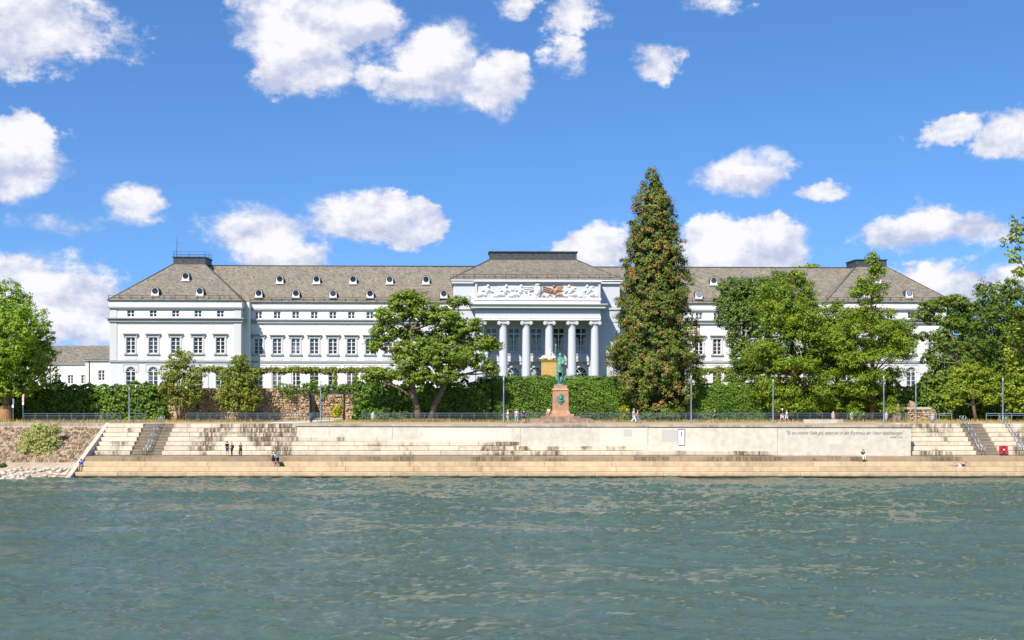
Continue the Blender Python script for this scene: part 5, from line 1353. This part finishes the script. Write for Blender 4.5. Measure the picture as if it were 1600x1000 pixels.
for sx in (-1, 1):
    for sz in (0, 1):
        MB().box(min(sx * .11, sx * .48), max(sx * .11, sx * .48), -.16, .16, .26 + sz * .48, .26 + sz * .48 + .42).build('door_panel', RED, o)
m = MB(); m.box(-.10, .10, -.14, .14, .25, 1.18); m.box(-.46, .46, -.13, .13, .681, .739); m.build('frame', MAT['iron'], o)
MB().tube([(0, .1, 0), (0, .1, .3)], .05, 8).build('post', MAT['galv'], o)
MB().lathe([(.10, -.01), (.10, .01)], 14).build('badge', MAT['frame'], o, (0, -.15, .73)).rotation_euler = (R(90), 0, 0)
o = empty('ruined_masonry', (WX(1440, 168), 168, Z_PROM)); tag(o, 'remnant of old stone masonry with a slab on top under the trees', 'ruin')
rubble('stones', -1.9, 1.9, 0, 1.55, -.1, o); MB().box(-1.9, 1.9, .01, 1.4, -.1, 1.55).build('wall_core', MAT['mortar'], o)
m = MB(); m.box(-2.1, 1.3, -.3, 1.5, 1.56, 1.85); m.build('slab', MAT['cheek'], o)
m = MB(); m.add([(-1.6, 0, 1.86), (-.6, 0, 1.86), (-.9, .4, 2.6), (-1.5, .5, 2.8), (-1.6, 1.2, 1.86), (-.6, 1.2, 1.86)], [(0, 1, 2, 3), (1, 5, 2), (0, 3, 4), (3, 2, 5, 4)]); m.build('leaning_stone', MAT['stepstone'], o)
m = MB(); m.frustum((-4.0, -2.9, -.2, .9), 0, (-3.75, -3.1, 0, .7), 2.3); m.build('masonry_pier', MAT['stepstone'], o)  # pier and leaning stone: shade under the trees put into the darker colour
# boundary stones by the railing
for i, (px, lab) in enumerate(((583, 'small carved pale stone beside the ivy gateway column'), (1302, 'pale carved boundary stone behind the bench'), (1331, 'rough boundary stone right of the bench'), (1385, 'short pale boundary stone beside the lamp post'))):
    v = iv * np.array([.32, .28, .75]) * (1 + .14 * np.random.default_rng(i).normal(size=(len(iv), 1)))
    v[:, 2] += .62
    tag(link('boundary_stone', fast_mesh('boundary_stone', v, np.array(iff)), MAT['boulder'], None, (WX(px, 165), 165, Z_PROM)), lab, 'stone', 'weathered stones behind the railing')

# ------------------------------------------------------------------ figures
def skin_mesh(name, verts, edges, radii, mat, parent=None, loc=(0, 0, 0), rz=0.0, root=0, sub=1):
    me = bpy.data.meshes.new(name); me.from_pydata([tuple(v) for v in verts], edges, []); me.update()
    o = bpy.data.objects.new(name, me); COL.objects.link(o)
    me.materials.append(mat)
    s = o.modifiers.new('skin', 'SKIN'); s.use_smooth_shade = True
    sv = me.skin_vertices[0].data if len(me.skin_vertices) else None
    for i, r_ in enumerate(radii):
        sv[i].radius = (r_, r_) if not isinstance(r_, tuple) else r_
        sv[i].use_root = (i == root)
    if sub:
        ss = o.modifiers.new('subd', 'SUBSURF'); ss.levels = sub; ss.render_levels = sub
    if parent: o.parent = parent
    o.location = loc; o.rotation_euler = (0, 0, rz)
    return o
BASE = dict(pelvis=(0, 0, .95), waist=(0, 0, 1.10), chest=(0, 0, 1.30), neck=(0, 0, 1.47), head=(0, -.02, 1.60), crown=(0, 0, 1.70),
            shR=(-.17, 0, 1.40), elR=(-.24, .02, 1.12), wrR=(-.25, -.10, .88), shL=(.17, 0, 1.40), elL=(.24, .02, 1.12), wrL=(.25, -.10, .88),
            hiR=(-.09, 0, .90), knR=(-.10, -.02, .50), anR=(-.10, .02, .08), toR=(-.11, -.16, .035), hiL=(.09, 0, .90), knL=(.10, -.02, .50), anL=(.10, .02, .08), toL=(.11, -.16, .035))
RAD = dict(pelvis=.125, waist=.115, chest=.135, neck=.055, head=.10, crown=.085, sh=.065, el=.045, wr=.030, hi=.085, kn=.058, an=.040, to=.035)
WALK = dict(knR=(-.09, -.18, .52), anR=(-.09, -.30, .10), toR=(-.09, -.48, .06), knL=(.09, .10, .50), anL=(.09, .38, .16), toL=(.09, .30, .03), elR=(-.23, .12, 1.13), wrR=(-.24, .05, .90), elL=(.23, -.06, 1.13), wrL=(.22, -.26, .98))
HANDS_HIP = dict(elR=(-.34, .08, 1.18), wrR=(-.17, -.06, 1.02), elL=(.34, .08, 1.18), wrL=(.17, -.06, 1.02))
PHONE = dict(elR=(-.22, -.04, 1.14), wrR=(-.08, -.28, 1.26), elL=(.22, -.04, 1.14), wrL=(.08, -.28, 1.24))
STRIDE_STAND = dict(anR=(-.16, .02, .08), toR=(-.18, -.16, .035), knR=(-.13, -.02, .5), anL=(.16, .02, .08), toL=(.18, -.16, .035), knL=(.13, -.02, .5))
SIT = dict(pelvis=(0, 0, .11), waist=(0, -.01, .27), chest=(0, -.05, .48), neck=(0, -.08, .64), head=(0, -.12, .76), crown=(0, -.11, .86), shR=(-.17, -.05, .57), elR=(-.24, -.12, .32), wrR=(-.14, -.34, .24), shL=(.17, -.05, .57), elL=(.24, -.12, .32), wrL=(.14, -.34, .24),
           hiR=(-.09, -.03, .10), knR=(-.14, -.42, .13), anR=(-.12, -.44, -.36), toR=(-.13, -.60, -.42), hiL=(.09, -.03, .10), knL=(.14, -.42, .13), anL=(.12, -.44, -.36), toL=(.13, -.60, -.42))
SITUP = dict(SIT, knR=(-.13, -.36, .38), anR=(-.12, -.52, .06), toR=(-.12, -.68, .035), knL=(.13, -.36, .38), anL=(.12, -.52, .06), toL=(.12, -.68, .035), wrR=(-.10, -.40, .36), wrL=(.10, -.40, .36))
LIE = dict(pelvis=(0, 0, .12), waist=(.15, .02, .15), chest=(.34, .03, .22), neck=(.48, .03, .33), head=(.58, .02, .42), crown=(.62, .02, .51), shR=(.40, -.14, .26), elR=(.52, -.22, .06), wrR=(.34, -.34, .05), shL=(.40, .19, .28), elL=(.55, .24, .07), wrL=(.42, .30, .05),
           hiR=(-.05, -.09, .12), knR=(-.40, -.12, .42), anR=(-.62, -.12, .07), toR=(-.78, -.12, .04), hiL=(-.05, .09, .12), knL=(-.46, .10, .14), anL=(-.85, .12, .08), toL=(-.93, .12, .2))
SKIN = plain('skin', (.50, .30, .20), .6, .06, 8)
HAIRS = {'dark': plain('dark_hair', (.03, .022, .016), .6, .2), 'grey': plain('grey_hair', (.42, .40, .38), .6, .1), 'brown': plain('brown_hair', (.12, .07, .04), .6, .2), 'blond': plain('blond_hair', (.42, .30, .14), .6, .15), 'cap_yellow': plain('yellow_cap', (.75, .5, .06), .7, .05), 'cap_white': plain('white_cap', (.75, .75, .74), .7, .05), 'cap_blue': plain('blue_cap', (.05, .14, .30), .7, .05)}
CL = {}
def C_(c):
    if c not in CL: CL[c] = cloth('cloth_%d' % len(CL), c)
    return CL[c]
def person(loc, rz, pose, top, legs, hair, label, short=True, sleeves='short', scale=1.0, cat='person', all_mat=None, group=None, shoe=(.06, .06, .06), name='person'):
    J = dict(BASE); J.update(pose); J = {k: Vector(v) for k, v in J.items()}
    names = list(BASE); idx = {n: i for i, n in enumerate(names)}
    vs = [J[n] for n in names]; rr = [RAD[n if n in RAD else n[:2]] for n in names]
    ed = [('pelvis', 'waist'), ('waist', 'chest'), ('chest', 'neck'), ('neck', 'head'), ('head', 'crown'), ('chest', 'shR'), ('shR', 'elR'), ('elR', 'wrR'), ('chest', 'shL'), ('shL', 'elL'), ('elL', 'wrL'), ('pelvis', 'hiR'), ('hiR', 'knR'), ('knR', 'anR'), ('anR', 'toR'), ('pelvis', 'hiL'), ('hiL', 'knL'), ('knL', 'anL'), ('anL', 'toL')]
    ed = [(idx[a], idx[b]) for a, b in ed]
    # hands: a palm, four unequal bent fingers and a thumb from the side of the palm
    for s in 'RL':
        el_, wr_ = J['el' + s], J['wr' + s]; f = (wr_ - el_).normalized()
        side = f.cross(Vector((0, 0, 1)) if abs(f.z) < .9 else Vector((0, 1, 0))).normalized(); up = side.cross(f)
        pi = len(vs); vs.append(wr_ + f * .07); rr.append(.034); ed.append((idx['wr' + s], pi))
        for q, ln in ((-.03, .055), (-.01, .07), (.01, .068), (.03, .052)):
            a = len(vs); vs.append(vs[pi] + f * ln * .6 + side * q); rr.append(.010); ed.append((pi, a))
            vs.append(vs[a] + f * ln * .4 - up * .025); rr.append(.008); ed.append((a, a + 1))
        a = len(vs); vs.append(wr_ + f * .05 + side * .055); rr.append(.011); ed.append((pi, a))
    # nose and chin
    fw = Vector((0, -1, 0)); hd, cr_ = J['head'], J['crown']; upv = (cr_ - hd).normalized()
    if pose is LIE: fw = Vector((-.8, -.1, .3)).normalized()
    body = skin_mesh(name, vs, ed, rr, all_mat or SKIN, None, loc, rz, 0, 1)
    body.scale = (scale,) * 3
    tag(body, label, cat, group)
    # face: nose, eyes, ears as small pieces of the head
    hm = MB()
    c = hd + upv * .01
    sd_ = fw.cross(upv).normalized()
    fc = fw - upv * fw.dot(upv); fc.normalize()
    hm.add([c + fc * .085 + sd_ * .014 - upv * .02, c + fc * .085 - sd_ * .014 - upv * .02, c + fc * .118 - upv * .022, c + fc * .085 + upv * .025], [(0, 1, 2), (1, 3, 2), (3, 0, 2)])
    for s in (-1, 1): hm.add([c + sd_ * s * .095 + upv * .03, c + sd_ * s * .115 + fc * -.02 + upv * .02, c + sd_ * s * .11 - fc * .015 - upv * .03, c + sd_ * s * .093 - upv * .03], [(0, 1, 2, 3)])
    hm.build('face', all_mat or SKIN, body)
    if all_mat: return body
    em = MB()
    for s in (-1, 1):
        e = c + fc * .094 + sd_ * s * .034 + upv * .028
        em.add([e - sd_ * .012, e - upv * .007 + fc * .004, e + sd_ * .012, e + upv * .007 + fc * .004], [(0, 1, 2, 3)])
    em.build('eyes', HAIRS['dark'], body)
    def sub(nm, nodes, links, grow, mat):
        ii = {n: i for i, n in enumerate(nodes)}
        pts = []; rad = []
        for n in nodes:
            if isinstance(n, tuple): pts.append(J[n[0]].lerp(J[n[1]], n[2])); rad.append((RAD[n[0] if n[0] in RAD else n[0][:2]] * (1 - n[2]) + RAD[n[1] if n[1] in RAD else n[1][:2]] * n[2]) + grow)
            else: pts.append(J[n]); rad.append(RAD[n if n in RAD else n[:2]] + grow)
        skin_mesh(nm, pts, [(ii[a], ii[b]) for a, b in links], rad, mat, body, sub=1)
    sl = .8 if sleeves == 'short' else None
    eR = ('shR', 'elR', sl) if sl else 'elR'; eL = ('shL', 'elL', sl) if sl else 'elL'
    nodes = ['pelvis', 'waist', 'chest', 'shR', 'shL', eR, eL]; lk = [('pelvis', 'waist'), ('waist', 'chest'), ('chest', 'shR'), ('chest', 'shL'), ('shR', eR), ('shL', eL)]
    if not sl: nodes += ['wrR', 'wrL']; lk += [('elR', 'wrR'), ('elL', 'wrL')]
    sub('shirt', nodes, lk, .022, C_(top))
    kR = ('hiR', 'knR', .85) if short else 'knR'; kL = ('hiL', 'knL', .85) if short else 'knL'
    nodes = ['pelvis', 'hiR', 'hiL', kR, kL]; lk = [('pelvis', 'hiR'), ('pelvis', 'hiL'), ('hiR', kR), ('hiL', kL)]
    if not short: nodes += ['anR', 'anL']; lk += [('knR', 'anR'), ('knL', 'anL')]
    sub('shorts' if short else 'trousers', nodes, lk, .026, C_(legs))
    for s in 'RL':
        sub('shoe', ['an' + s, 'to' + s], [('an' + s, 'to' + s)], .012, C_(shoe))
    hv = iv * np.array([.112, .118, .10]); hv = hv[:, :]
    keep = [f_ for f_ in iff if all(hv[i][2] > -.045 or (np.dot(hv[i], fc) < .02) for i in f_)]
    hb = MB(); hb.add([tuple(Vector(p) + hd + upv * .055 - fc * .015) for p in hv], keep, True); hb.build('cap' if hair.startswith('cap') else 'hair', HAIRS[hair], body)
    return body
def backpack(parent, c, y=.20):
    m = MB(); m.frustum((-.15, .15, y - .08, y + .06), 1.02, (-.12, .12, y - .08, y + .03), 1.42); m.build('backpack', C_(c), parent)
G2 = 'people by the river'
dPL = 147.6
def at(px, d): return WX(px, d)
person((at(355, dPL), dPL, Z_PLAT), R(150), STRIDE_STAND, (.012, .016, .035), (.02, .09, .20), 'dark', 'tall person in dark navy top and blue shorts standing on the platform', True, 'short', 1.06, group=G2)
p = person((at(362, dPL), dPL + .1, Z_PLAT), R(-60), PHONE, (.02, .018, .02), (.03, .025, .03), 'brown', 'person in black with a backpack beside the tall navy-shirted one', False, 'short', .96, group=G2); backpack(p, (.03, .03, .035))
person((at(376, dPL), dPL, Z_PLAT), R(-20), dict(PHONE, knR=(-.12, -.1, .5)), (.03, .03, .032), (.015, .015, .018), 'dark', 'person in black trousers standing apart near the stained tiers', False, 'short', .95, group=G2)
dC = 144.9
p = person((at(427.5, dC), dC, 1.16), R(170), {}, (.72, .68, .68), (.015, .015, .02), 'cap_white', 'person in white cap and dark shorts with a backpack on the lower steps', True, 'short', 1.0, group=G2); backpack(p, (.05, .045, .06), .2)
person((at(434, dC), dC - .1, 1.16), R(60), PHONE, (.02, .25, .38), (.012, .02, .06), 'cap_blue', 'person in turquoise shirt and blue cap on the lower steps', True, 'short', 1.03, group=G2)
o = empty('bag', (at(440.5, 144.8), 144.75, 1.16)); tag(o, 'black bag standing beside the couple on the lower steps', 'bag')
MB().frustum((-.30, .34, -.15, .15), 0, (-.20, .16, -.10, .10), .48).build('body', C_((.02, .02, .022)), o); MB().tube(bez((-.15, 0, .47), (0, 0, .68), (.12, 0, .47)), .02, 6).build('handle', C_((.02, .02, .022)), o)
person((at(127, 144.4), 144.45, 1.16), 0, SIT, (.012, .06, .42), (.30, .27, .22), 'dark', 'person in bright blue shirt sitting on the lowest steps by the cheek wall', True, 'short', 1.08, group=G2)
person((at(1348.5, 146.6), 146.75, Z_PLAT), R(10), SIT, (.02, .018, .02), (.72, .72, .72), 'brown', 'person in black top and white trousers sitting on the platform edge', False, 'short', 1.0, group=G2)
o = empty('bag', (at(1350.5, 145.6), 145.6, 1.7)); tag(o, 'small dark bag on the step below the sitting person', 'bag')
MB().frustum((-.22, .22, -.12, .12), 0, (-.12, .15, -.07, .07), .2).build('body', C_((.02, .02, .022)), o); MB().tube(bez((-.1, 0, .19), (0, 0, .30), (.1, 0, .19)), .015, 5).build('handle', C_((.02, .02, .022)), o)
person((at(1500, 144.7), 144.65, 1.16), R(0), LIE, (.02, .025, .06), (.72, .70, .68), 'dark', 'person reclining on the lower steps in navy top and white shorts', True, 'short', 1.05, group=G2)
dP = 157.2
G3 = 'people on the promenade'
person((at(793.5, dP), dP, Z_PROM), R(-70), PHONE, (.68, .60, .56), (.45, .47, .52), 'cap_yellow', 'person in white shirt and yellow cap by the lamp post', True, 'short', 1.0, group=G3)
person((at(807, dP), dP, Z_PROM), R(170), STRIDE_STAND, (.60, .34, .48), (.22, .34, .55), 'grey', 'person in pink shirt and light blue jeans left of the monument', False, 'short', 1.06, group=G3)
person((at(818.5, dP), dP, Z_PROM), R(175), HANDS_HIP, (.03, .035, .16), (.035, .05, .14), 'brown', 'person in navy shirt with hands on hips left of the monument', True, 'short', 1.03, group=G3)
person((at(990.5, dP), dP, Z_PROM), R(70), WALK, (.55, .62, .72), (.66, .64, .62), 'grey', 'person in pale blue shirt and white trousers walking under the conifer', False, 'short', 1.08, group=G3)
person((at(996.0, dP), dP - .3, Z_PROM), R(80), WALK, (.55, .38, .28), (.22, .24, .34), 'blond', 'person in tan top and grey trousers walking under the conifer', False, 'short', .98, group=G3)
person((at(1117, dP), dP, Z_PROM), R(-80), WALK, (.03, .04, .06), (.04, .045, .06), 'blond', 'lone person in dark clothes walking along the clipped hedge', True, 'short', 1.0, group=G3)
person((at(1222.5, dP), dP, Z_PROM), R(-75), WALK, (.02, .02, .022), (.70, .70, .69), 'cap_white', 'striding person in black top and white trousers by the bench', True, 'short', 1.10, group=G3, shoe=(.7, .7, .7))
person((at(1229.5, dP), dP + .1, Z_PROM), R(-75), WALK, (.58, .52, .68), (.66, .66, .68), 'blond', 'striding person in lilac top beside the one in black', True, 'short', 1.0, group=G3, shoe=(.7, .7, .7))
p = person((at(536, 165.5), 165.5, Z_PROM), R(-100), {}, (.55, .03, .03), (.08, .09, .10), 'dark', 'person in red shirt walking in the gateway', False, 'short', 1.02, group=G3)
p = person((at(548, 171.8), 171.8, Z_PROM), R(160), {}, (.45, .42, .50), (.06, .20, .42), 'cap_white', 'person in blue shorts and white hat inside the gateway', True, 'short', 1.05, group=G3); backpack(p, (.05, .06, .12))

# ------------------------------------------------------------------ monument
MX, MY = WX(875.5, 160.5), 160.5
mo = empty('monument', (MX, MY, Z_PROM)); tag(mo, 'green bronze figure with raised arm on a red sandstone pedestal', 'monument')
for (hx, hy, z0, z1, mt) in ((5.4, 3.0, -.05, .22, 'stepstone'), (4.1, 2.6, .221, .50, 'stepstone'), (2.6, 2.1, .501, .82, 'stepstone'), (1.75, 1.6, .821, 1.15, 'sandstone')):
    MB().frustum((-hx, hx, -hy, hy), z0, (-hx + .06, hx - .06, -hy + .06, hy - .06), z1).build('step', MAT[mt], mo)
MB().frustum((-1.25, 1.25, -1.2, 1.2), 1.151, (-1.08, 1.08, -1.03, 1.03), 1.60).build('pedestal_foot', MAT['sandstone'], mo)
m = MB(); m.frustum((-1.05, 1.05, -1.0, 1.0), 1.601, (-1.02, 1.02, -.97, .97), 4.25); ped = m.build('pedestal', MAT['sandstone'], mo)
m = MB(); m.frustum((-1.12, 1.12, -1.06, 1.06), 4.251, (-.92, .92, -.88, .88), 4.50); m.box(-.86, .86, -.82, .82, 4.501, 4.92); m.build('pedestal_cap', MAT['sandstone'], mo)
MB().lathe([(.82, 4.921), (.84, 5.0), (.70, 5.08), (.3, 5.1)], 16).build('bronze_base', MAT['bronze'], mo)
# medallion: an oval with a laurelled head in relief
m = MB(); n = 20
ringo = [(.52 * math.cos(2 * math.pi * k / n), .62 * math.sin(2 * math.pi * k / n)) for k in range(n)]
m.prism(ringo, -.10, .06)
mdl = m.build('medallion', MAT['bronze'], mo, (.02, -1.0, 3.15))
m = MB(); m.add([tuple(Vector(p) * 1) for p in iv * np.array([.26, .16, .36])], iff, True); m.build('portrait_head', MAT['bronze'], mdl, (0, -.13, .08))
m = MB(); m.add([tuple(Vector(p) * 1) for p in iv * np.array([.40, .12, .16])], iff, True); m.build('portrait_bust', MAT['bronze'], mdl, (0, -.11, -.32))
m = MB(); m.prism([(-.32, -.5), (0, -.78), (.32, -.5)], -.09, .05); m.build('laurel_tip', MAT['bronze'], mdl)
pose = dict(shR=(-.17, 0, 1.41), elR=(-.27, -.02, 1.66), wrR=(-.25, -.06, 1.94), elL=(.26, .02, 1.17), wrL=(.08, -.20, 1.16), knL=(.14, -.10, .52), anL=(.15, .10, .12), toL=(.17, -.05, .06), head=(.02, -.03, 1.61), crown=(.02, -.01, 1.71), chest=(.02, 0, 1.30))
fg = person((MX - .05, MY, Z_PROM + 5.06), R(8), pose, None, None, None, None, all_mat=MAT['bronze'], scale=2.42, cat=None, name='figure')
for k_ in ('label', 'category'):
    if k_ in fg: del fg[k_]
fg.parent = mo; fg.location = (-.05, 0, 5.06)
m = MB(); nn_ = 18
prof_ = [(.155, 1.16), (.175, 1.02), (.19, .9), (.21, .74), (.20, .60)]
vs = []; 
for (r_, z_) in prof_:
    for k in range(nn_):
        th = 2 * math.pi * k / nn_; q = r_ * (1 + .10 * math.sin(6 * th + z_ * 5) * (1.2 - z_)); vs.append((q * math.cos(th), q * .85 * math.sin(th) - .01, z_ - .05 * math.sin(th * 1 + 1)))
m.add(vs, [(i * nn_ + k, i * nn_ + (k + 1) % nn_, (i + 1) * nn_ + (k + 1) % nn_, (i + 1) * nn_ + k) for i in range(4) for k in range(nn_)], True); m.build('draped_cloth', MAT['bronze'], fg)
m = MB(); m.tube([(-.27, -.08, 2.0), (-.24, -.10, 2.16)], [.02, .05], 8); m.build('torch', MAT['bronze'], fg)
m = MB(); m.tube(bez((.05, -.22, 1.05), (.22, -.18, 1.2), (.2, -.1, 1.42)), [.09, .11, .1, .1, .09, .08, .05], 8); m.build('bundle', MAT['bronze'], fg)
m = MB(); m.tube([(.02, .10, .0), (.10, .12, .35), (.16, .05, .62)], [.14, .11, .05], 8); m.tube([(.18, 0, .05), (.34, -.05, .5)], [.05, .035], 6); m.tube([(-.16, .08, .03), (-.20, .06, .5)], [.06, .05], 6); m.build('tree_stump', MAT['bronze'], fg)
person((MX - 1.55, MY - 1.35, Z_PROM + 1.15), R(-30), SIT, (.70, .48, .42), (.55, .45, .40), 'brown', 'person in pale pink sitting on the monument steps', True, 'short', 1.0, group=G3)
# yellow pedestal with reclining white sculpture
sx_, sy_ = WX(857.5, 222), 222
sm = empty('river_sculpture', (sx_, sy_, Z_TERR)); tag(sm, 'white stone figures reclining on an ochre yellow pedestal before the portico', 'sculpture')
MB().frustum((-1.6, 1.6, -1.0, 1.0), 0, (-1.5, 1.5, -.95, .95), .6).build('plinth', MAT['yellowstone'], sm)
MB().box(-1.38, 1.38, -.85, .85, .601, 5.7).build('pedestal', MAT['yellowstone'], sm)
MB().frustum((-1.45, 1.45, -.9, .9), 5.701, (-1.75, 1.75, -1.15, 1.15), 6.15).build('pedestal_cap', MAT['yellowstone'], sm)
MB().box(-1.0, 1.0, -.88, -.85, 1.6, 4.8).build('pedestal_panel', MAT['yellowstone'], sm)
for (pose_, off, rz, s_) in ((LIE, (-.2, -.2, 6.2), 0, 1.75), (SIT, (.25, .25, 6.45), R(15), 1.9)):
    f_ = person((0, 0, 0), rz, pose_, None, None, None, None, all_mat=MAT['marble'], scale=s_, cat=None, name='figure')
    f_.parent = sm; f_.location = off
m = MB()
for k in range(9):
    q = np.random.default_rng(k); c = np.array([q.uniform(-1.3, 1.2), q.uniform(-.5, .5), 6.2 + q.uniform(0, .35)])
    m.add([tuple(c + p * np.array([.45, .4, .32])) for p in iv], iff, True)
m.build('carved_rock', MAT['marble'], sm)
